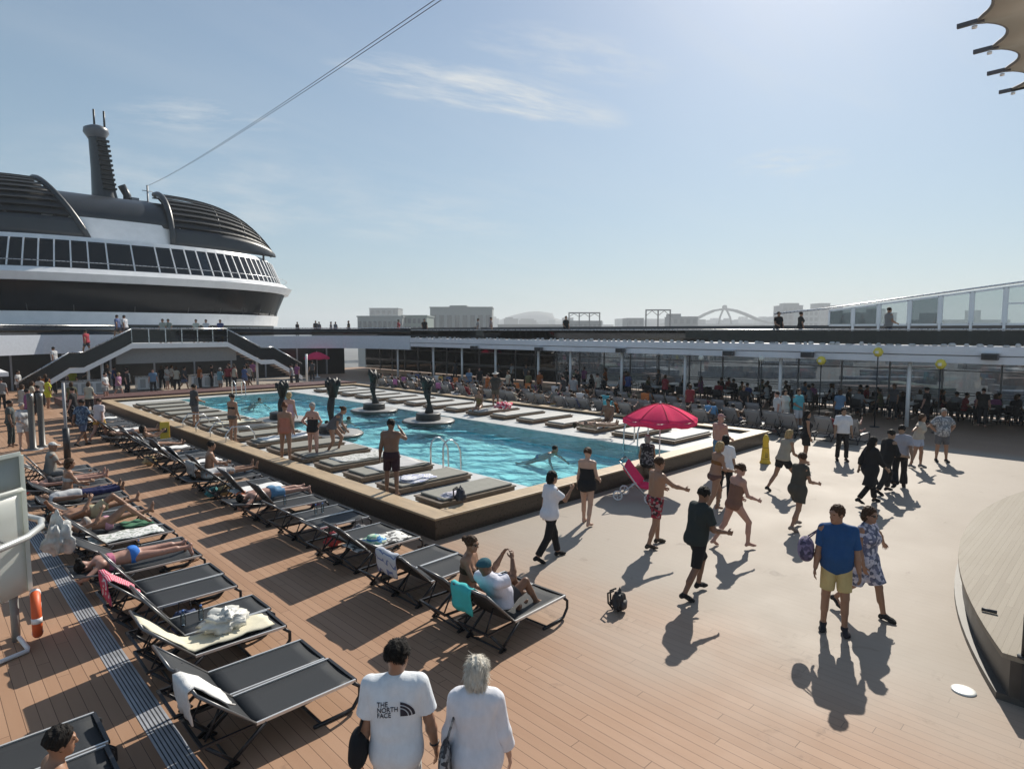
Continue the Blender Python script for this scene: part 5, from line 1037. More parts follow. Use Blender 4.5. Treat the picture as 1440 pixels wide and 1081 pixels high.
def body(J,sex,fat,h):
    s=J['s']; f=sex=='f'; Rp,Rc,Rh=J['Rp'],J['Rc'],J['Rh']; c=J['wai']; w=1+fat; B={'pelvis':[],'belly':[],'chest':[],'bust':[],'should':[]}
    hr=(.105 if f else .095)*w*s
    B['pelvis']=[cone(J['hipL']*.75+V(0,0,0),J['hipR']*.75,hr,k=.05)]+[ell(Rp@V(q*.065*s,-.055*s,-.035*s),V(.085,.085,.09)*s*w,Rp,k=.04) for q in(-1,1)]
    B['belly']=[cone(Rp@V(-.05*s*w,.0,.04*s),Rp@V(.05*s*w,.0,.04*s),(.092 if f else .10)*w*s,k=.06),cone(c+Rc@V(-.05*s,.005,.03*s),c+Rc@V(.05*s,.005,.03*s),(.080 if f else .098)*w*s,k=.06)]
    if fat>.08: B['belly'].append(ell(c+Rc@V(0,.06*s,.03*s),V(.14,.12,.13)*s*w,Rc,k=.06))
    B['chest']=[cone(c+Rc@V(q*.055*s,0,.06*s),c+Rc@V(q*(.065 if f else .085)*s,0,.27*s),(.082 if f else .098)*w*s,(.095 if f else .110)*w*s,k=.06) for q in(-1,1)]
    if f: B['bust']=[ell(c+Rc@V(q*.075*s,.095*s,.215*s),V(.062,.06,.062)*s*(1+fat*.8),Rc,k=.03) for q in(-1,1)]
    B['should']=[cone(J['shL']*.9+J['neck']*.1,J['shR']*.9+J['neck']*.1,.058*s*w,k=.06)]+[cone(J['neck']-Rc@V(0,0,.01*s),J['sh'+d]*.75+J['neck']*.25,.055*s,.05*s,k=.05) for d in'LR']
    B['neck']=[cone(J['neck']-Rc@V(0,0,.04*s),J['hea']-Rh@V(0,.02*s,.05*s),(.048 if f else .058)*s,(.046 if f else .055)*s,k=.03)]
    H=J['hea']; hs=s*(.97 if f else 1.0)
    B['head']=[ell(H+Rh@V(0,-.012,.022)*hs,V(.076,.096,.098)*hs,Rh,k=.03),ell(H+Rh@V(0,.03,-.055)*hs,V(.056,.062,.066)*hs,Rh,k=.04),ell(H+Rh@V(0,.068,-.098)*hs,V(.024,.022,.02)*hs,Rh,k=.03),
      cone(H+Rh@V(0,.085,.018)*hs,H+Rh@V(0,.106,-.026)*hs,.010*hs,.015*hs,k=.012),cone(H+Rh@V(-.035,.082,.03)*hs,H+Rh@V(.035,.082,.03)*hs,.012*hs,k=.02),ell(H+Rh@V(0,.087,-.062)*hs,V(.024,.012,.011)*hs,Rh,k=.008)]+[ell(H+Rh@V(q*.079,-.005,-.008)*hs,V(.012,.022,.034)*hs,Rh,k=.008) for q in(-1,1)]
    for d,q in(('L',-1),('R',1)):
        a,e,wr=J['sh'+d],J['el'+d],J['wr'+d]; g=(.86 if f else 1)*(1+fat*.7)*s
        B['ua'+d]=[ell(a,V(.06,.06,.06)*g,k=.04),cone(a,e,.052*g,.040*g,k=.03)]; B['fa'+d]=[cone(e,e*.65+wr*.35,.040*g,.043*g,k=.02),cone(e*.65+wr*.35,wr,.043*g,.027*g,k=.02)]
        hi,kn,an=J['hip'+d],J['kn'+d],J['an'+d]; td=kn-hi
        B['th'+d]=[cone(hi+td*.08,kn,.083*w*s*(1.03 if f else 1),.053*s*(1+fat*.5),k=.04)]
        bk=-J['fo'+d]; ck=kn*.70+an*.30+bk*.016*s; B['ca'+d]=[cone(kn,an,.051*s*(1+fat*.4),.036*s,k=.02),cone(kn*.86+an*.14+bk*.012*s,kn*.5+an*.5+bk*.016*s,.040*s,.044*s*(1+fat*.3),k=.03)]
        fo,kd=J['fo'+d],J['kd'+d]; up=unit(-kd-fo*((-kd)@fo)); heel=an-fo*.035*s-up*.035*s; ball=an+fo*.115*s-up*.045*s; toe=an+fo*.165*s-up*.052*s
        B['ft'+d]=[cone(an,heel,.036*s,.032*s,k=.02),cone(an+fo*.01-up*.01,ball,.037*s,.030*s,k=.02),cone(ball+np.cross(fo,up)*.018*s,toe+np.cross(fo,up)*.016*s,.026*s,.018*s,k=.02),cone(ball-np.cross(fo,up)*.018*s,toe-np.cross(fo,up)*.02*s-fo*.02*s,.026*s,.018*s,k=.02)]
        J['sole'+d]=min((p['b'][2]-p['rb']) for p in B['ft'+d])
        # hand: palm, four fingers of unequal length, thumb from the side of the palm
        fd=J['fa'+d]; med=Rc@V(-q,0.15,0); nrm=unit(med-fd*(med@fd)); ac=np.cross(fd,nrm)*(1 if q>0 else -1); 
        pc=wr+fd*.05*s; gs=s*(.92 if f else 1); H_=[ell(pc,V(.040,.017,.052)*gs,np.array([ac,nrm,fd]).T,k=.012)]
        for i,(o,L1) in enumerate(((-.029,.062),(-.010,.074),(.010,.079),(.029,.070))):
            b0=wr+fd*.088*gs+ac*o*gs; b1=b0+unit(fd+nrm*.35+ac*o*2.2)*L1*.5*gs; b2=b1+unit(fd*.75+nrm*.75+ac*o*1.0)*L1*.5*gs; H_+= [cone(b0,b1,.0095*gs,.0085*gs,k=.006),cone(b1,b2,.0085*gs,.007*gs,k=.006)]
        t0=wr+fd*.03*gs+ac*.032*gs; t1=t0+unit(fd*.7+ac*.65+nrm*.35)*.042*gs; t2=t1+unit(fd+ac*.15+nrm*.4)*.034*gs; H_+=[cone(t0,t1,.0135*gs,.011*gs,k=.012),cone(t1,t2,.011*gs,.0085*gs,k=.006)]
        B['ha'+d]=H_; J['grip'+d]=wr+fd*.09*s+nrm*.02
    return B
def flat(B,*ks): return [p for k in ks for p in B[k]]
def plane(J,frame,z,up): # cut at height z in the pelvis ('p') or chest ('c') frame; up=True removes what is above
    Rr=J['Rp'] if frame=='p' else J['Rc']; o=J['pel'] if frame=='p' else J['wai']; n=Rr[:,2]*(1 if up else -1); return (o+Rr[:,2]*z*J['s'],n)
def garment(kind,J,B,a):
    """returns (name, groups) for one piece of clothing built over the body"""
    s=J['s']; Rp=J['Rp']; G_=[]; L=a.get('len'); g=a.get('g')
    def legs(t0,ex,flare=0):
        out=[]
        for d in'LR':
            hi,kn,an=J['hip'+d],J['kn'+d],J['an'+d]; rt_=B['th'+d][0]
            if t0<=1: e=hi+(kn-hi)*t0; out.append(([cone(hi,e,rt_['ra']+ex,(rt_['ra']+(rt_['rb']-rt_['ra'])*t0)+ex*1.25+flare,cap=True)],[]))
            else: e=kn+(an-kn)*(t0-1); out.append(([cone(hi,kn,rt_['ra']+ex,rt_['rb']+ex*.9,k=.03),cone(kn,e,.055*s+ex*.9,.05*s+ex+flare,k=.03,cap=True)],[]))
        return out
    if kind in('shirt','tank','blouse'):
        g=g or .016; hem=a.get('hem',-.07); low=[grow(p,g+.008,.07) for p in flat(B,'pelvis')] if hem<.0 else []
        tor=[grow(p,g,.07) for p in flat(B,'belly','chest','bust')]+low+[grow(p,g*.6,.06) for p in B['should']]; G_.append((tor,[plane(J,'p',hem,False)]+([plane(J,'c',a['top'],True)] if 'top' in a else [])))
        sl=a.get('sleeve',.6)
        for d in'LR':
            A_,e,wr=J['sh'+d],J['el'+d],J['wr'+d]; r0=B['ua'+d][1]['ra']
            if kind=='tank': continue
            if sl<=1: G_.append(([cone(A_-(e-A_)*.05,A_+(e-A_)*sl,r0+g,r0+g*1.3-.004,k=.03,cap=True)],[]))
            else: G_.append(([cone(A_,e,r0+g,r0+g*.6,k=.03),cone(e,e+(wr-e)*(sl-1),r0+g*.6,.034*s+g,k=.03,cap=True)],[]))
        return G_
    if kind=='shorts': g=g or .022; return [([grow(p,g*.7,.05) for p in flat(B,'pelvis')+B['belly'][:1]],[plane(J,'p',a.get('top',.07),True)])]+legs(L or .62,g)
    if kind=='trousers': g=g or .016; return [([grow(p,g*.7,.05) for p in flat(B,'pelvis')+B['belly'][:1]],[plane(J,'p',a.get('top',.08),True)])]+legs(L or 1.9,g,a.get('flare',0))
    if kind in('skirt','dress','robe'):
        hem=L or .55; g=g or .014; prim=[grow(p,g,.07) for p in flat(B,'pelvis')+B['belly'][:1]]; mid_=(J['hipL']+J['hipR'])/2
        for d in'LR':
            hi,kn,an=J['hip'+d],J['kn'+d],J['an'+d]; rt_=B['th'+d][0]
            e=hi+(kn-hi)*min(hem,1); prim.append(cone(hi,e,rt_['ra']+g,rt_['ra']+g*1.2+a.get('flare',.01),k=.10,cap=hem<=1))
            if hem>1: prim.append(cone(kn,kn+(an-kn)*(hem-1),rt_['ra']+g+a.get('flare',.01),rt_['ra']+g+a.get('flare',.01)*1.5,k=.10,cap=True))
        if kind=='skirt': return [(prim,[plane(J,'p',a.get('top',.08),True)])]
        G_=[(prim,[plane(J,'p',.12,True)])]+garment('blouse' if a.get('sleeve') else 'tank',J,B,dict(hem=.02,g=g,sleeve=a.get('sleeve',.4),**({'top':a['top']} if 'top' in a else {}))); return G_
    if kind=='briefs': return [([grow(p,.010,.05) for p in flat(B,'pelvis')],[plane(J,'p',a.get('top',.035),True),plane(J,'p',-.115,False)])]+(legs(a['leg'],.010) if 'leg' in a else [])
    if kind=='bikini_top': return [([grow(p,.009,.03) for p in flat(B,'chest','bust')],[plane(J,'c',.245,True),plane(J,'c',.155,False)])]
    if kind=='swimsuit': return [([grow(p,.009,.05) for p in flat(B,'pelvis','belly','chest','bust')],[plane(J,'c',a.get('top',.27),True),plane(J,'p',-.11,False)])]+[([cone(J['wai']+J['Rc']@V(q*.07*s,.075*s,.22*s),J['wai']+J['Rc']@V(q*.085*s,.0,.375*s),.03,.028),cone(J['wai']+J['Rc']@V(q*.085*s,.0,.375*s),J['wai']+J['Rc']@V(q*.06*s,-.09*s,.24*s),.028,.03)],[]) for q in(-1,1)]
    if kind=='shoes': return [([grow(p,.008) for p in B['ft'+d]],[(J['an'+d]-J['kd'+d]*.02,-J['kd'+d])]) for d in'LR']
    if kind=='bag': # slung at the side
        q=a.get('side',-1); c=J['pel']+Rp@V(q*(.22+a.get('out',.0))*s,a.get('y',.0),a.get('z',.0)); sz=V(*a.get('size',(.09,.16,.17))); Gb=[([ell(c,sz,Rp),cone(c-V(0,sz[1]*.6,sz[2]*.5),c+V(0,sz[1]*.6,-sz[2]*.5),sz[0]*.8,k=.05)],[])]
        sh=J['sh'+a.get('from','L' if q<0 else 'R')]+J['Rc']@V(-q*.03*s,0,.065*s) ; Gb.append(([cone(sh,c+V(0,.06,sz[2]*.8),.011),cone(sh,c+V(0,-.06,sz[2]*.8),.011)],[])); return Gb
    if kind=='cap': H=J['hea'];Rh=J['Rh']; return [([ell(H+Rh@V(0,-.012,.028)*s,V(.088,.108,.105)*s,Rh)],[(H+Rh@V(0,.0,.045)*s,-(Rh@V(0,.12,1)))]),([ell(H+Rh@V(0,.11,.045)*s,V(.07,.075,.012)*s,Rh)],[])]
    if kind=='sunhat': H=J['hea'];Rh=J['Rh']; return [([ell(H+Rh@V(0,-.012,.04)*s,V(.09,.105,.105)*s,Rh)],[(H+Rh@V(0,.0,.05)*s,-Rh[:,2])]),([ell(H+Rh@V(0,-.0,.052)*s,V(.20,.21,.018)*s,Rh)],[])]
    if kind=='wrap': H=J['hea'];Rh=J['Rh']; return [([ell(H+Rh@V(0,-.015,.045)*s,V(.10,.115,.09)*s,Rh),ell(H+Rh@V(0,-.07,.05)*s,V(.07,.07,.06)*s,Rh)],[(H+Rh@V(0,.0,.02)*s,-(Rh@V(0,.35,1)))])]
def hair(J,style,h_):
    H=J['hea'];Rh=J['Rh'];s=J['s']; cut=[(H+Rh@V(0,.045,.02)*s,Rh@unit((0,1,-.55)))]
    sh=[ell(H+Rh@V(0,-.018,.03)*s,V(.090,.106,.104)*s,Rh,k=.03)]
    if style=='short': return [(sh,cut+[(H+Rh@V(0,0,-.055)*s,-(Rh@unit((0,.55,1))))])]
    if style=='bob': return [(sh+[ell(H+Rh@V(0,-.055,-.05)*s,V(.092,.072,.085)*s,Rh,k=.03)],cut)]
    if style=='bun': return [(sh,cut+[(H+Rh@V(0,0,-.04)*s,-(Rh@unit((0,.5,1))))]),([ell(H+Rh@V(0,-.125,.055)*s,V(.045,.045,.045)*s,Rh)],[])]
    if style=='topbun': return [(sh,cut+[(H+Rh@V(0,0,-.04)*s,-(Rh@unit((0,.5,1))))]),([ell(H+Rh@V(0,-.06,.13)*s,V(.045,.045,.045)*s,Rh)],[])]
    if style=='pony': return [(sh,cut+[(H+Rh@V(0,0,-.05)*s,-(Rh@unit((0,.5,1))))]),([cone(H+Rh@V(0,-.10,.03)*s,H+Rh@V(0,-.14,-.10)*s,.035,.03),cone(H+Rh@V(0,-.14,-.10)*s,H+Rh@V(0,-.12,-.24)*s,.03,.012)],[])]
    if style=='long': return [(sh+[ell(H+Rh@V(0,-.06,-.05)*s,V(.092,.065,.09)*s,Rh,k=.04),cone(H+Rh@V(-.03,-.075,-.08)*s,H+J['Rc']@V(-.045,-.10,-.30)*s,.06,.045,k=.04),cone(H+Rh@V(.03,-.075,-.08)*s,H+J['Rc']@V(.045,-.10,-.30)*s,.06,.045,k=.04)],cut)]
PC={}
def person(label,loc,head,pose='stand',sex='m',h=1.75,fat=0.0,skin='tan',hr=('short','black'),wear=(),z0=None,group=None,seat=None,hy=None,twist=None,det=1.0,glasses=False,side=None,lean=None):
    """head: heading in degrees relative to the camera's view (0 away, 90 to the right, 180 towards it); seat: height of the seat the hips rest on"""
    P=dict(POSE[pose] if isinstance(pose,str) else pose)
    if hy is not None: P['hy']=hy
    if twist is not None: P['twist']=twist
    if side is not None: P['side']=side
    if lean is not None: P['lean']=lean
    J=skeleton(h,sex,fat,P); B=body(J,sex,fat,h); loc=np.array(loc,float)
    dep=max(3.0,abs((loc-V(0,0,CH))@FW)); vox=min(.026,max(.0072,dep*.00105))*det
    parts=[k for k in B]; fine=vox<.0135
    if not fine:
        for d in'LR': B['ha'+d]=[B['ha'+d][0]]+[grow(p,.004) for p in B['ha'+d][1::2]]
    allp=flat(B,*parts)
    if seat is not None: dz=seat+.10*J['s']*(1+fat)-0
    elif pose in('flat','flatup') or P.get('lie'): dz=-min(min(p['a'][2]-p['ra'],p['b'][2]-p['rb']) if p['t']=='c' else p['c'][2]-min(p['r']) for p in flat(B,'pelvis','should','chest','bust','head'))
    elif pose=='swim': dz=-(J['hea'][2])+.06
    else: dz=-min(J['soleL'],J['soleR'])+.004
    off=V(0,0,dz)
    if seat is None and not P.get('lie') and pose not in('flat','flatup','swim'): m=(J['anL']+J['anR'])/2; off[:2]=-m[:2]*V(1,1)
    for p in allp:
        if p['t']=='c': p['a']=p['a']+off;p['b']=p['b']+off
        else: p['c']=p['c']+off
    for k in list(J):
        if isinstance(J[k],np.ndarray) and J[k].shape==(3,) and k[:2] not in('fo','kd') and not (k[:2]=='fa'): J[k]=J[k]+off
    H=J['hea'];Rh=J['Rh'];s=J['s']; sm=skinm(skin); lip=M('lips_'+skin,tuple(c*q for c,q in zip(SKIN[skin],(.80,.52,.52))),.4)
    def mf(c):
        r=np.zeros(len(c),int); q=(c-(H+Rh@V(0,.087,-.062)*s))@Rh
        r[(np.abs(q[:,0])<.024*s)&(np.abs(q[:,2])<.010*s)&(q[:,1]>-.02)]=1; return r
    o=sdfmesh('person',[(allp,[])],vox,[sm,lip],matfn=mf if fine else None)
    o.location=tuple(loc); o.rotation_euler=(0,0,-R(YAW+head)); T(o,label,'person',group)
    if hr: sdfmesh('hair',hair(J,hr[0],h),max(vox*.9,.006),hairm(hr[1]),o,wr=.008,wf=120)
    if fine:
        mb=MB()
        eyes=[([ell(H+Rh@V(q*.031,.080,.008)*s,V(.013,.008,.0065)*s,Rh,k=.001),cone(H+Rh@V(q*.018,.088,.030)*s,H+Rh@V(q*.046,.078,.030)*s,.0045*s,.003*s,k=.001)],[]) for q in(-1,1)]
        if glasses: eyes=[([ell(H+Rh@V(q*.032,.086,.006)*s,V(.028,.012,.020)*s,Rh,k=.004),cone(H+Rh@V(q*.055,.075,.010)*s,H+Rh@V(q*.082,.0,.010)*s,.006,k=.004)],[]) for q in(-1,1)]
        sdfmesh('sunglasses' if glasses else 'eye',eyes,.0048,M('eye_dark',(.015,.012,.010),.15),o)
    elif glasses: sdfmesh('sunglasses',[([ell(H+Rh@V(0,.088,.006)*s,V(.065,.014,.02)*s,Rh)],[])],.008,M('eye_dark'),o)
    names={'bag':'shoulder_bag','wrap':'head_wrap','tank':'tank_top'}
    for item in wear:
        kind,col=item[0],item[1]; a=item[2] if len(item)>2 else {}
        g=garment(kind,J,B,a)
        if g: sdfmesh(names.get(kind,kind),g,vox if kind not in('bikini_top','briefs','swimsuit','shoes') else vox*.95,clothm(col),o,wr=.0 if kind in('bikini_top','briefs','swimsuit','shoes','cap','wrap','bag','sunhat') else (.014 if vox<.009 else .009) if kind not in('trousers',) else .006,wf=12.5 if vox<.009 else 16)
    return o,J
blk_=(.018,.018,.02); wht=(.70,.71,.72)
# ---- the couple walking away at the bottom edge
man,J=person('man in a white t-shirt with a black logo on its back at the bottom edge',G(553,905,1.80)*V(1,1,0),-4,dict(POSE['walk'],R=arm(4,15,12,10),L=arm(-2,10,10)),'m',1.80,.03,'tan',('short','black'),[('shirt',(.70,.74,.78),dict(sleeve=.74,hem=-.12,g=.028)),('shorts',(.62,.62,.60),dict(len=.8)),('bag',blk_,dict(side=-1,out=.06,y=-.03,z=.02,size=(.075,.15,.13))),('shoes',(.1,.1,.1))],hy=28)
# chest print: three short lines of blocky lettering and a quarter dome
Rc=J['Rc']; lg=MB(); c0_=J['wai']
back_y=None
def onback(x,z):
    return c0_+Rc@V(x,-.150-.0,z)
txt=bpy.data.curves.new('back_logo','FONT'); txt.body='THE\nNORTH\nFACE'; txt.size=.062; txt.space_line=.80; txt.extrude=.004; txt.align_x='LEFT'
to=bpy.data.objects.new('back_logo_text',txt); COL.objects.link(to); bpy.context.view_layer.update(); tm=bpy.data.meshes.new_from_object(to.evaluated_get(bpy.context.evaluated_depsgraph_get())); bpy.data.objects.remove(to)
tv=np.array([v.co[:] for v in tm.vertices]); tv[:,0]=tv[:,0]*.74-.128; tv[:,1]=tv[:,1]*.86+.272
shirt=[k for k in bpy.data.objects if k.parent==man and k.name.startswith('shirt')][0]; sv=np.array([v.co[:] for v in shirt.data.vertices]); loc2=(sv-c0_)@Rc
def surf(x,z):
    d=(loc2[:,0]-x)**2+(loc2[:,2]-z)**2; i=np.argsort(d+ (loc2[:,1]>-.02)*9)[:4]; return loc2[i,1].mean()
def wrap(vs2,depth): return [c0_+Rc@V(x,surf(x,z)-dz,z) for (x,z,dz) in vs2]
vs2=[(p[0],p[1],.001+max(0,p[2])*1.0) for p in tv]
lg.add(wrap(vs2,0),[tuple(p.vertices) for p in tm.polygons])
dome=[]; 
for (r0,r1) in ((0.0,.058),(.066,.084),(.092,.112)):
    n=10; pts=[(.050+r1*math.sin(R(90)*i/n)*1.0,.192+r1*1.0*math.cos(R(90)*i/n)) for i in range(n+1)]; inn=[(.050+r0*math.sin(R(90)*i/n),.192+r0*math.cos(R(90)*i/n)) for i in range(n+1)]
    P2=[(x,z,.005) for x,z in inn]+[(x,z,.005) for x,z in pts]; w3=wrap(P2,0); lg.add(w3,[(i,i+1,n+2+i,n+1+i) for i in range(n)])
lo=lg.build('back_logo',M('logo_black',(.02,.02,.035),.7),man)
w1=J['wrR']; mb=MB(); fa=J['faR']; x_=unit(np.cross(fa,V(0,0,1))) ; y_=np.cross(fa,x_); mb.tube([w1-fa*.03+.033*(x_*math.cos(t)+y_*math.sin(t)) for t in np.linspace(0,2*math.pi,17)[:-1]],.009,6,closed=True); mb.build('wristband',blk,man)
wm_,JW=person('woman with white bob hair in a long white shirt at the bottom edge',G(668,932,1.66)*V(1,1,0),2,dict(POSE['walk2'],R=arm(2,15,18,10),L=arm(4,13,24,4)),'f',1.66,.05,'fair',('bob','white'),[('blouse',(.68,.69,.74),dict(sleeve=1.55,hem=-.26,g=.036)),('trousers',(.66,.66,.66),{}),('bag',Mpat('bag_leaf',[(.06,.06,.065),(.16,.165,.17),(.34,.34,.34)],34),dict(side=-1,out=.03,y=-.10,z=-.02,size=(.05,.16,.17))),('shoes',(.2,.2,.2))],hy=3)
# loose strands over the two nearest heads
def strands(o,J,m,n,L0,seed):
    rr=random.Random(seed); hm=[k for k in bpy.data.objects if k.parent==o and k.name.startswith('hair')][0].data; H=J['hea']; N=len(hm.vertices); mb=MB(); up=J['Rh'][:,2]; crown=H+J['Rh']@V(0,-.03,.12)
    for _ in range(n):
        v=hm.vertices[rr.randrange(N)]; p=np.array(v.co[:]); nn=np.array(v.normal[:])
        t=p-crown; t=t-nn*(t@nn); t=t/(np.linalg.norm(t)+1e-6); t=unit(t+V(rr.gauss(0,.25),rr.gauss(0,.25),rr.gauss(0,.2))-up*.35); s_=unit(np.cross(t,nn)); L=L0*rr.uniform(.5,1.2); w=.0016
        q=[p-nn*.002,p+t*L*.5+nn*.006,p+t*L+nn*rr.uniform(.0,.010)]; vs=[]
        for k,c in enumerate(q): ww=w*(1,.9,.15)[k]; vs+=[c-s_*ww,c+s_*ww]
        mb.add(vs,[(0,1,3,2),(2,3,5,4)],0,True)
    mb.build('hair_strands',m,o)
strands(man,J,hairm('black'),3000,.020,3); strands(wm_,JW,hairm('white'),3200,.06,4)
# ---- dancers and walkers on the open deck
def D(label,px,py,head,*a,**k): return person(label,G(px,py),head,*a,**k)
D('man in a blue polo shirt and yellow shorts standing with a purple bag',1172,886,202,'stand','m',1.80,.09,'tan',('short','brown'),[('shirt',(.022,.075,.20),dict(sleeve=.8,hem=-.14,g=.016)),('shorts',(.52,.42,.20),dict(len=.78)),('shoes',(.03,.03,.035)),('bag',Mpat('bag_purple',[(.10,.085,.15),(.22,.18,.28),(.06,.055,.09)],20),dict(side=1,out=.16,y=-.06,z=.16,size=(.11,.17,.16)))],hy=48)
D('woman in a pale floral dress and sunglasses walking beside the man in blue',1207,862,150,dict(POSE['walk'],L=arm(-14,58,-4,42),R=arm(4,10,20,0)),'f',1.68,.06,'tan',('bob','brown'),[('dress',Mpat('floral',[(.42,.42,.52),(.16,.17,.25),(.55,.53,.6),(.10,.11,.16)],24),dict(len=.9,sleeve=.35,flare=.02)),('shoes',(.03,.03,.03))],glasses=True,lean=2)
D('man in a black t-shirt and black shorts dancing, nearest of the dance line',972,838,70,'dance','m',1.78,.02,'brown',('short','black'),[('shirt',(.028,.036,.036),dict(sleeve=.7,hem=-.08,g=.022)),('shorts',(.016,.017,.016),dict(len=.95)),('shoes',(.02,.02,.022))])
D('woman in a beige swimsuit and sunglasses stepping in the dance line',1027,770,72,'dance2','f',1.70,.05,'pink',('bun','brown'),[('swimsuit',(.20,.105,.075))],glasses=True)
D('shirtless man in red patterned shorts dancing with one arm stretched forward',918,768,74,'reach','m',1.78,.08,'tan',('short','brown'),[('shorts',Mpat('red_pat',[(.32,.03,.05),(.05,.03,.035),(.35,.26,.25),(.22,.03,.04)],22),dict(len=.75)),('shoes',(.06,.05,.04))])
D('woman in a white t-shirt and black trousers walking with a phone at her face',770,787,64,'phone','f',1.68,.0,'tan',('bob','black'),[('shirt',(.66,.67,.72),dict(sleeve=.7,hem=-.10,g=.022)),('trousers',blk_,{}),('shoes',blk_)])
D('woman in a black swim dress walking past the pool wall',824,738,30,'carry','f',1.70,.06,'fair',('bun','brown'),[('dress',blk_,dict(len=.22,flare=.02,top=.24))])
D('woman in a brown bikini dancing behind the shirtless man',1000,722,78,'dance','f',1.70,.05,'tan',('bob','blond'),[('bikini_top',(.20,.09,.03)),('briefs',(.13,.07,.06))])
D('shirtless man in a cap and blue shorts standing by the pool corner',1012,668,60,'stand2','m',1.80,.10,'pink',None,[('shorts',(.10,.22,.33),dict(len=.7)),('cap',(.35,.2,.2))])
D('dark haired woman in white shirt and black trousers behind the dance line',1018,708,20,'stand','f',1.68,.0,'olive',('bob','black'),[('shirt',(.68,.69,.72),dict(sleeve=.8,hem=-.06,g=.022)),('trousers',blk_,{}),('shoes',blk_)])
D('blond woman in a pale top and black shorts leaning forward as she dances',1097,692,70,'dance2','f',1.70,.02,'tan',('bob','blond'),[('tank',(.34,.30,.24),dict(hem=-.02)),('shorts',(.02,.02,.022),dict(len=.5)),('shoes',blk_)],lean=20)
D('woman with long black hair in a black dress behind the dance line',1131,652,100,'stand','f',1.70,.02,'tan',('long','black'),[('dress',blk_,dict(len=.7,flare=.01))])
D('woman in a short olive dress dancing with small steps',1116,744,66,'dance','f',1.66,.05,'tan',('short','brown'),[('dress',(.07,.065,.055),dict(len=.65,sleeve=.5,flare=.015)),('shoes',(.25,.2,.17))])
D('man in a white shirt and black trousers standing apart near the loungers',1183,648,190,'stand','m',1.74,.04,'olive',('short','black'),[('shirt',(.62,.63,.66),dict(sleeve=.8,hem=-.03,g=.024)),('trousers',blk_,{}),('shoes',blk_)])
D('person with long black hair in a loose black robe dancing on the right',1218,708,80,'walk','f',1.68,.08,'olive',('long','black'),[('robe',blk_,dict(len=1.0,sleeve=1.6,flare=.03,g=.026)),('trousers',blk_,{}),('shoes',blk_)])
D('person in black with bent arms just behind the black robe',1240,694,85,'dance','m',1.70,.06,'olive',('short','black'),[('shirt',blk_,dict(sleeve=1.3,hem=-.1)),('trousers',(.025,.025,.028),{}),('shoes',blk_)])
D('man in a grey t-shirt and black flared trousers beside the black robed dancer',1264,688,30,'walk2','m',1.74,.03,'olive',('short','black'),[('shirt',(.34,.33,.37),dict(sleeve=.75,hem=-.02,g=.022)),('trousers',blk_,dict(flare=.035)),('shoes',blk_)])
D('woman in a beige top and pale blue shorts dancing with both arms spread',1287,657,140,'wide','f',1.68,.06,'tan',('bob','brown'),[('shirt',(.38,.34,.29),dict(sleeve=.6,hem=-.02)),('shorts',(.34,.38,.48),dict(len=.5)),('shoes',(.2,.2,.2))])
D('older man in a patterned shirt and grey shorts, rightmost of the dancers',1323,649,190,'hips','m',1.72,.14,'tan',('short','grey'),[('shirt',Mpat('grey_pat',[(.22,.23,.25),(.40,.41,.43),(.14,.15,.17)],26),dict(sleeve=.8,hem=-.1,g=.024)),('shorts',(.11,.11,.12),dict(len=.8)),('shoes',blk_)])
D('woman in a long white top standing between the rows of loungers',1102,604,175,'stand','f',1.72,.04,'tan',('bob','black'),[('dress',(.55,.53,.50),dict(len=.8,sleeve=.6)),('shoes',blk_)])
D('man in a turquoise shirt standing beside the woman in the long white top',1122,606,160,'stand2','m',1.78,.08,'tan',('short','brown'),[('shirt',(.10,.38,.44),dict(sleeve=.8)),('shorts',(.5,.5,.52),dict(len=.9)),('shoes',blk_)])
# ---- on the pool ledge and around the water
def Lg(label,px,py,head,*a,z=ZC,**k): return person(label,G(px,py,z),head,*a,**k)
Lg('shirtless man in dark red shorts seen from behind on the pool ledge',551,697,10,'shade','m',1.80,.06,'brown',('short','black'),[('shorts',(.035,.016,.022),dict(len=.8)),('cap',(.06,.07,.08))],z=.36)
Lg('woman in a coral one piece swimsuit seen from behind on the pool ledge',402,648,0,'stand','f',1.72,.06,'tan',('topbun','auburn'),[('swimsuit',(.42,.16,.11))],z=.36)
Lg('woman in a black swimsuit with hands on her hips on the pool ledge',441,645,15,'hips','f',1.70,.12,'pink',('short','grey'),[('swimsuit',blk_,dict(top=.20))],z=.36)
Lg('person bending over a sunpad beside the woman in black',468,640,90,'bend','f',1.66,.05,'tan',('bun','brown'),[('shirt',(.1,.1,.11),dict(sleeve=.5)),('briefs',blk_)],z=.36)
Lg('woman in a dark bikini standing on the pool ledge left of the coral swimsuit',328,622,20,'stand','f',1.68,.0,'tan',('bun','black'),[('bikini_top',blk_),('briefs',(.10,.09,.08))],z=.36)
Lg('person in a dark top standing far up the left pool ledge',276,600,40,'stand2','m',1.72,.04,'tan',('short','black'),[('shorts',(.1,.1,.11),dict(len=.7)),('shirt',(.06,.06,.065),dict(sleeve=.5))],z=.36)
Lg('woman in a pink cap standing behind the coral swimsuit by the water',408,618,5,'stand','f',1.68,.03,'pink',('bob','blond'),[('swimsuit',(.45,.28,.32)),('cap',(.6,.4,.45))],z=.36)
Lg('man in a pale hat and dark shirt standing on the right pool ledge',697,574,200,'hips','m',1.74,.05,'brown',('short','black'),[('shirt',(.05,.045,.04),dict(sleeve=.6)),('shorts',(.09,.08,.06),dict(len=.6)),('sunhat',(.5,.48,.45))],z=.5)
Lg('person crouching on a sunpad left of the man in the pale hat',674,572,190,'sitlong','f',1.66,.0,'tan',('bob','brown'),[('swimsuit',(.20,.15,.07))],z=.62,seat=0.0)
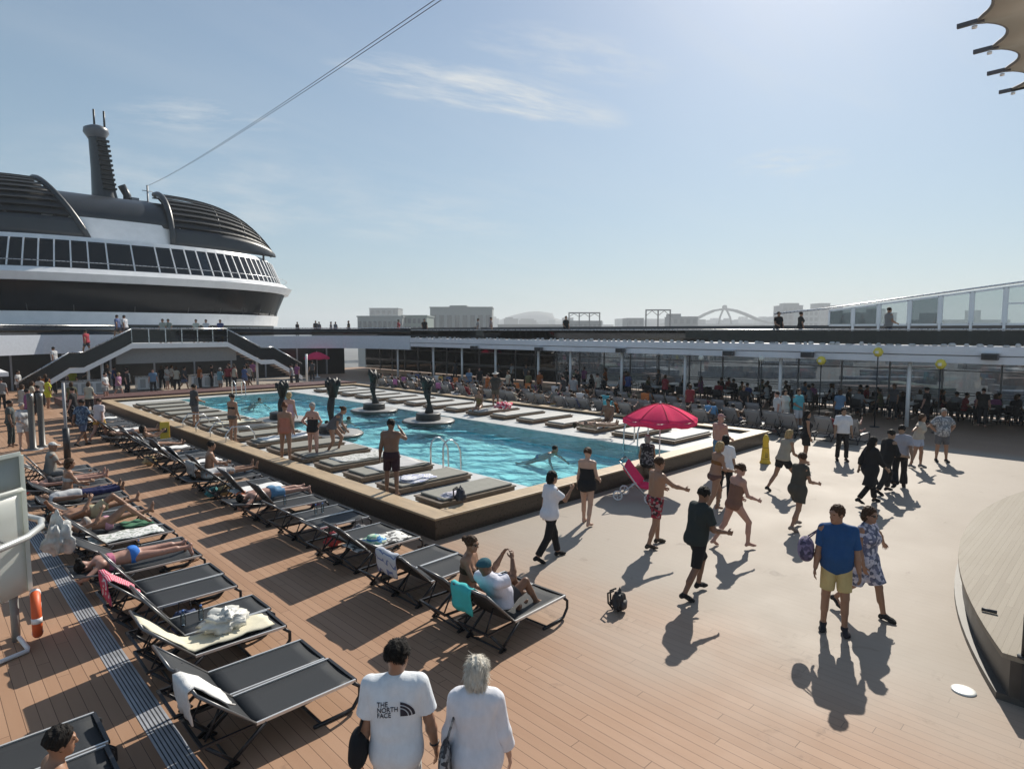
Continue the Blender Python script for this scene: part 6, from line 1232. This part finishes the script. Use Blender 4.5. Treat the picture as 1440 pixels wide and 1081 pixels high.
Lg('sunbather sitting on a sunpad left of the red parasol',856,592,210,'sitlong','m',1.74,.03,'brown',('short','black'),[('briefs',blk_)],z=.66,seat=0.0)
Lg('sunbather lying on a pale sunpad left of the red parasol',835,602,90,dict(POSE['flat'],root=rotx(R(90)),lie=1),'f',1.66,.02,'tan',('bun','brown'),[('bikini_top',(.2,.15,.12)),('briefs',(.2,.15,.12))],z=.66)
Lg('woman in a dark patterned vest sitting on the pool coping under the red parasol',910,655,10,'sit','f',1.66,.10,'tan',('bob','grey'),[('tank',Mpat('vest_pat',[(.02,.022,.025),(.03,.03,.035),(.2,.2,.21)],22),dict(hem=-.05)),('shorts',blk_,dict(len=.6))],seat=0.0)
for px,py,lab,hc in ((760,632,'swimmer with dark hair in the middle of the pool','black'),(356,563,'distant swimmer near the far left of the pool','black'),(478,590,'swimmer beside the greenish statue','brown'),(447,596,'second swimmer close to the greenish statue','black')):
    person(lab,G(px,py,ZW),120,'swim','m',1.72,0,'tan',('short',hc),[('briefs',(.05,.08,.2))])
# ---- on the loungers
def onl(label,x,y,pose='recline',sex='f',skin='tan',hr=('bun','brown'),wear=(),seatx=-.93,lz=.36,head=90-44.3,**k):
    return person(label,V(x+seatx,y,lz),head,pose,sex,k.pop('h',1.70),k.pop('fat',.03),skin,hr,wear,seat=k.pop('seat',0.0),**k)
y0=RRy[0]
onl('man in a white shirt and dark head wrap reclining with his knees up',RX,y0+.36,'reclineup','m','brown',None,[('shirt',(.66,.66,.74),dict(sleeve=.6,hem=-.06,g=.03)),('shorts',(.05,.05,.055),dict(len=.6)),('wrap',(.03,.10,.13))],fat=.06,hy=0)
onl('woman in a brown bikini and sunglasses sitting up behind the man in white',RX-.05,RRy[0]+1.02,'sitlong','f','tan',('bun','brown'),[('bikini_top',(.08,.05,.03)),('briefs',(.08,.05,.03))],glasses=True,head=110,seatx=-.95,fat=.08)
lie=lambda b: dict(POSE[b],root=rotz(R(180))@rotx(R(-90)),lie=1)     # face up, head towards the raised back
prone=dict(POSE['flat'],L=arm(140,30,150,-50),R=arm(140,30,150,-50),root=rotx(R(-90)),lie=1)
def lying(label,x,y,pose,sex,skin,hr,wear,z=.365,hx=-.90,rz=0,**k):
    o,J=person(label,V(x+hx,y,z),90-YAW,pose,sex,k.pop('h',1.68),k.pop('fat',.03),skin,hr,wear,**k); return o
PR=dict(POSE['flat'],L=arm(150,26,120,-60),R=arm(145,26,115,-60),root=np.array([[1,0,0],[0,0,-1],[0,1,0]],float)@np.diag([1,1,1.0]),lie=1)
SU=dict(POSE['flatup'],root=rotx(R(90)),lie=1); SF=dict(POSE['flat'],root=rotx(R(90)),lie=1); PR=dict(POSE['flat'],L=arm(150,26,120,-60),R=arm(145,26,115,-60),root=rotz(R(180))@rotx(R(-90))@rotz(0),lie=1)
lying('sunbather in pink top and bright blue bikini bottom in the drain row',LX,LLy[3]+.30,PR,'f','pink',('bun','black'),[('bikini_top',(.5,.16,.25)),('briefs',(.05,.2,.62))],hx=-.90)
lying('sunbather with raised knee lying on the drain row next to the patterned towel',LX+.12,LLy[5]+.31,SU,'m','tan',('short','brown'),[('shorts',(.42,.38,.25),dict(len=.6))])
lying('sunbather in a pale top lying on the drain row beside the raised knee sunbather',LX+.12,LLy[4]+.97,SU,'f','tan',('bun','blond'),[('bikini_top',(.5,.45,.4)),('briefs',(.55,.3,.38))])
lying('sunbather in dark blue trousers lying on a drain row lounger',LX+.15,LLy[6]+.31,SF,'m','brown',('short','black'),[('trousers',(.025,.03,.09),{}),('tank',(.5,.5,.5),{})])
lying('sunbather with outstretched bare legs at the far part of the drain row',LX+.18,LLy[7]+.31,SF,'f','pink',('bob','black'),[('swimsuit',(.05,.05,.06))])
onl('woman with dark hair sitting up among the far drain row sunbathers',LX+.16,LLy[6]+.97,'sitlong','f','tan',('bob','brown'),[('bikini_top',(.4,.4,.4)),('briefs',(.1,.1,.1))],seatx=-1.0)
onl('man in a pale cap sitting at the far end of the drain row',LX+.18,LLy[8]+.31,'sitlong','m','tan',None,[('shirt',(.3,.28,.25),dict(sleeve=.6)),('shorts',(.2,.2,.2),{}),('cap',(.6,.6,.58))],seatx=-.95)
lying('man in light blue shorts lying on his side on a pool row lounger',RX+.05,RRy[4]+.97,PR,'m','pink',('short','black'),[('shorts',(.12,.25,.40),dict(len=.6))],fat=.08)
onl('bare backed man sitting up on a pool row lounger toward the pool',RX,RRy[6]+.97,'sitlong','m','tan',('short','black'),[('shorts',blk_,{})],seatx=-1.0,head=60)
lying('sunbather lying under a grey striped towel on the pool row',RX,RRy[6]+.31,SF,'m','tan',('short','black'),[('shorts',(.3,.3,.3),{}),('shirt',(.5,.5,.5),{})])
lying('sunbather lying flat on a pool row lounger near the yellow floor sign',RX,RRy[11]+.31,SF,'f','tan',('bob','brown'),[('swimsuit',(.1,.1,.12))])
onl('sunbather sitting up far along the pool row',RX,RRy[9]+.97,'recline','f','tan',('bob','black'),[('swimsuit',(.05,.05,.06))])
onl('person with black hair and bare shoulders on the bottom left corner lounger',1.10,5.55,'sitlong','f','tan',('short','black'),[('briefs',(.05,.05,.07),{})],seatx=-.52)
# ---- people on the left walkway
D('person in a blue floral shirt walking away beside the thin pole',115,628,10,'walk','m',1.76,.08,'brown',('short','black'),[('shirt',Mpat('blue_floral',[(.06,.10,.17),(.14,.2,.27),(.03,.05,.09)],20),dict(sleeve=.8,hem=-.12)),('shorts',(.08,.10,.16),dict(len=.8)),('shoes',blk_)])
D('person in a white top and yellow shorts walking along the pool row',139,622,0,'walk2','f',1.70,.06,'pink',('short','brown'),[('shirt',(.62,.55,.55),dict(sleeve=.7)),('shorts',(.48,.30,.08),dict(len=.5))])
D('person in a bright yellow green top at the far left below the stairs',68,575,30,'stand','f',1.68,.03,'tan',('bob','black'),[('dress',(.45,.48,.04),dict(len=.6,sleeve=.5))])
D('person in a lime top standing at the serving counter below the stairs',104,556,170,'stand','m',1.72,.03,'tan',('short','black'),[('shirt',(.40,.45,.06),{}),('shorts',(.3,.3,.3),{})])
D('person in a light shirt standing left of the lime top',28,560,80,'stand2','m',1.74,.04,'tan',('short','black'),[('shirt',(.5,.5,.5),{}),('shorts',(.16,.16,.18),{})])
D('person in dark clothes by the shower columns at the left edge',16,628,60,'stand','m',1.70,.08,'brown',('short','black'),[('shirt',(.07,.08,.08),{}),('trousers',(.04,.05,.05),{})])
D('person in a white patterned shirt next to the shower columns',35,632,110,'stand2','f',1.66,.06,'fair',('short','grey'),[('shirt',Mpat('pat_white',[(.6,.6,.6),(.4,.42,.44)],20),{}),('shorts',(.5,.5,.5),{})])
# ---- by the far end of the pool and below the landing
rp=random.Random(21); tops=[((.55,.55,.55),'white'),((.05,.05,.055),'black'),((.25,.05,.06),'dark red'),((.08,.12,.25),'navy'),((.30,.28,.25),'taupe'),((.12,.25,.30),'teal'),((.45,.42,.36),'beige'),((.35,.18,.28),'plum')]
skins=['tan','olive','brown','pink']; hcs=['black','brown','black','grey','blond']
for i,(px,py) in enumerate(((236,548),(258,550),(330,545),(345,548),(352,545),(310,552),(180,556),(166,560),(150,566))):
    c,n=tops[i%8]; D('person in a %s top standing below the landing, number %s from the left there'%(n,'') if False else 'person in a %s top standing at the far end of the pool'%n if i<8 else 'person in a pale top standing where the left walkway meets the pool end',px,py,rp.choice((20,90,160,200)),rp.choice(('stand','stand2','walk')),rp.choice('mf'),rp.uniform(1.62,1.78),.04,rp.choice(skins),('short',rp.choice(hcs)),[('shirt',c,{}),('shorts',rp.choice(((.05,.05,.06),(.3,.3,.3),(.1,.12,.2))),{})])
# on the stairs
def atp(px,py,Y): return atY(px,py,Y)
for px,py,Y,c,lab in ((79,525,47.9,(.6,.6,.6),'person in white climbing the left flight of the staircase'),(124,500,48,(.40,.05,.07),'person in red half way up the left flight of the staircase'),(168,478,48.2,(.12,.16,.3),'person in navy at the top of the left flight'),(178,478,48.4,(.62,.62,.64),'person in white at the top of the left flight')):
    q=atp(px,py,Y); person(lab,q,-80,'walk','m',1.70,.03,'tan',('short','black'),[('shirt',c,{}),('shorts',(.1,.1,.12),{})])
for px,c,lab in ((229,(.3,.33,.3),'person in grey green leaning at the landing rail'),(237,(.25,.28,.26),'second person at the landing rail beside the one in grey green'),(276,(.45,.47,.42),'person in pale green at the landing rail'),(290,(.5,.52,.56),'person in pale blue at the landing rail'),(310,(.08,.1,.2),'person in navy at the right end of the landing')):
    q=atY(px,470,48.0); person(lab,V(q[0],48.0,ZL+.06),180,'stand2','m',1.70,.04,'tan',('short','black'),[('shirt',c,{}),('trousers',(.05,.05,.07),{})])
# on the upper gallery, only heads and shoulders above the tinted glass
arch=[]
for i,(px,c,cn) in enumerate(((418,blk_,'black'),(444,(.06,.06,.07),'charcoal'),(449,(.1,.1,.12),'grey'),(466,(.2,.2,.22),'pale grey'),(472,(.12,.13,.15),'slate'),(490,blk_,'black'),(560,(.28,.05,.06),'red'),(597,blk_,'black'),(672,(.3,.3,.3),'grey'),(690,(.28,.24,.24),'taupe'),(796,blk_,'black'),(1095,blk_,'black'),(1125,(.03,.03,.03),'black'),(1250,(.2,.2,.2),'grey'))):
    X=32.2 if px<600 else 31.8; q=atX(px,462,X)
    person('person in %s at the gallery rail %s'%(cn,('above the distant red parasol' if px<500 else 'before the harbour sheds' if px<620 else 'left of the hazy hill' if px<700 else 'right of the hazy hill' if px<800 else 'right of the arch bridge' if px<1200 else 'below the sloping windbreak')),V(X,q[1],3.5),rp.choice((-90,90,170,10)),'stand2' if i%3 else 'stand','m' if i%2 else 'f',rp.uniform(1.62,1.78),.05,'tan',('short','black'),[('shirt',c,{}),('trousers',(.04,.04,.05),{})],group='people at the upper gallery rail')
# in the shade below the gallery: seated, standing and lying figures; first ones built, the rest copied
def crowd(base,lab): base.append(lab)
proto_p=[]
tops_=[(.5,.5,.5),(.03,.03,.035),(.25,.07,.08),(.10,.16,.3),(.35,.33,.3),(.06,.06,.065)]
specs=[('sit','m',.46,((.03,.03,.035),'black')),('sit','f',.46,((.22,.05,.06),'dark red')),('sit','m',.46,((.30,.31,.33),'grey')),('recline','m',.36,((.06,.10,.22),'navy')),('recline','f',.36,((.5,.5,.5),'white')),('recline','f',.36,((.12,.28,.36),'turquoise')),('recline','m',.36,None),('stand','m',None,((.03,.03,.03),'black')),('stand2','f',None,((.1,.1,.11),'charcoal'))]
for i,(po,sx_,seat,tc_) in enumerate(specs):
    wear=[('shirt',tc_[0],{}),('trousers' if po!='recline' else 'shorts',(.03,.03,.035),{})] if tc_ else [('shorts',(.05,.06,.1),{})]
    o,_=person('x',V(30,20,0),0,po,sx_,1.70,.05,('tan','brown','olive','pink')[i%4],('short','black') if sx_=='m' else ('bob','brown'),wear,seat=0.0 if seat else None); proto_p.append(dict(o=o,used=False,po=po,n=tc_[1] if tc_ else 'no',seat=seat))
def place(k,x,y,z,rz,label,group,top=None):
    p=proto_p[k]
    if not p['used']: o=p['o']; p['used']=True; o.location=(x,y,z); o.rotation_euler=(0,0,rz); T(o,label,'person',group)
    else: o=dup(p['o'],(x,y,z),rz,label,group)
    if top is not None:
        for c in [c for c in bpy.data.objects if c.parent==o and c.name.startswith('shirt')]: c.material_slots[0].link='OBJECT'; c.material_slots[0].material=clothm(top)
    return o
TOPS=[('white',(.48,.48,.48)),('black',(.015,.015,.017)),('black',(.02,.02,.022)),('dark grey',(.06,.06,.065)),('black',(.018,.018,.02)),('black',(.02,.02,.022)),('red',(.22,.03,.04)),('navy',(.04,.06,.16)),('grey',(.27,.28,.29)),('sky blue',(.12,.2,.3)),('cream',(.46,.42,.34)),('plum',(.25,.09,.2)),('olive',(.12,.12,.06)),('orange',(.32,.10,.03))]
# reclining on the far loungers
lng=[o for o in bpy.data.objects if o.name.startswith('sun_lounger') and o.location.x>24]
for o in lng:
    if rp.random()<.78:
        k=rp.choice((3,4,5,6,4)); tn=rp.choice(TOPS); nm=('bare chested person in shorts' if proto_p[k]['n']=='no' else 'person in a %s top'%tn[0])
        place(k,o.location.x-.93,o.location.y,.36,-math.pi/2,nm+' reclining on a lounger right of the pool','people reclining beyond the right side of the pool',tn[1])
chs=[o for o in bpy.data.objects if o.name.startswith('terrace_chair')]
for o in chs:
    if rp.random()<.75:
        k=rp.choice((0,1,2,0)); tn=rp.choice(TOPS+TOPS[1:2]*4); place(k,o.location.x,o.location.y,.46,o.rotation_euler.z,'person in a %s top seated at a table below the gallery'%tn[0],'people seated in the shade below the gallery',tn[1])
for px,py,k in ((1380,600,7),(1302,598,7),(796,552,7),(700,540,8),(1255,590,8),(880,560,7),(740,545,8),(640,535,8),(610,532,7),(925,556,8)):
    q=G(px,py); 
    if q[0]>35.5: q=q*(35/q[0])
    place(k,q[0],q[1],0,rp.uniform(0,6.2),'person in %s standing in the shade below the gallery'%('black' if k==7 else 'charcoal'),'people standing in the shade below the gallery')
for i in range(22):
    x=rp.uniform(24.2,35); y=rp.uniform(9,37); k=rp.choice((7,8,8,7)); tn=rp.choice(TOPS); place(k,x,y,0,rp.uniform(0,6.2),'person in a %s top standing among the loungers right of the pool'%tn[0],'people standing among the far loungers',tn[1])
for i in range(24):
    x=rp.uniform(6,25); y=rp.uniform(44.6,54); tn=rp.choice(TOPS); place(rp.choice((7,8)),x,y,.0,rp.uniform(0,6.2),'person in a %s top standing in the crowd below the staircase landing'%tn[0],'people in the crowd below the landing',tn[1])
for i in range(16):
    x=rp.uniform(.5,6.5); y=rp.uniform(33,46); tn=rp.choice(TOPS); place(rp.choice((7,8)),x,y,.0,rp.uniform(0,6.2),'person in a %s top on the left walkway near the stairs'%tn[0],'people on the left walkway',tn[1])
for p in proto_p:
    if not p['used']:
        for c in kids(p['o']): bpy.data.objects.remove(c)
        bpy.data.objects.remove(p['o'])
# ================= AIR =================
mb=MB(); mb.bb(-400,3600,-400,3600,GZ-2,96); 
m,n,l=nmat('haze_air'); o=n.new('ShaderNodeOutputMaterial'); v=n.new('ShaderNodeVolumePrincipled'); v.inputs['Density'].default_value=.00040; v.inputs['Color'].default_value=(.90,.95,1,1); v.inputs['Anisotropy'].default_value=.2; l.new(v.outputs[0],o.inputs['Volume'])
T(mb.build('haze',m),kind='stuff')
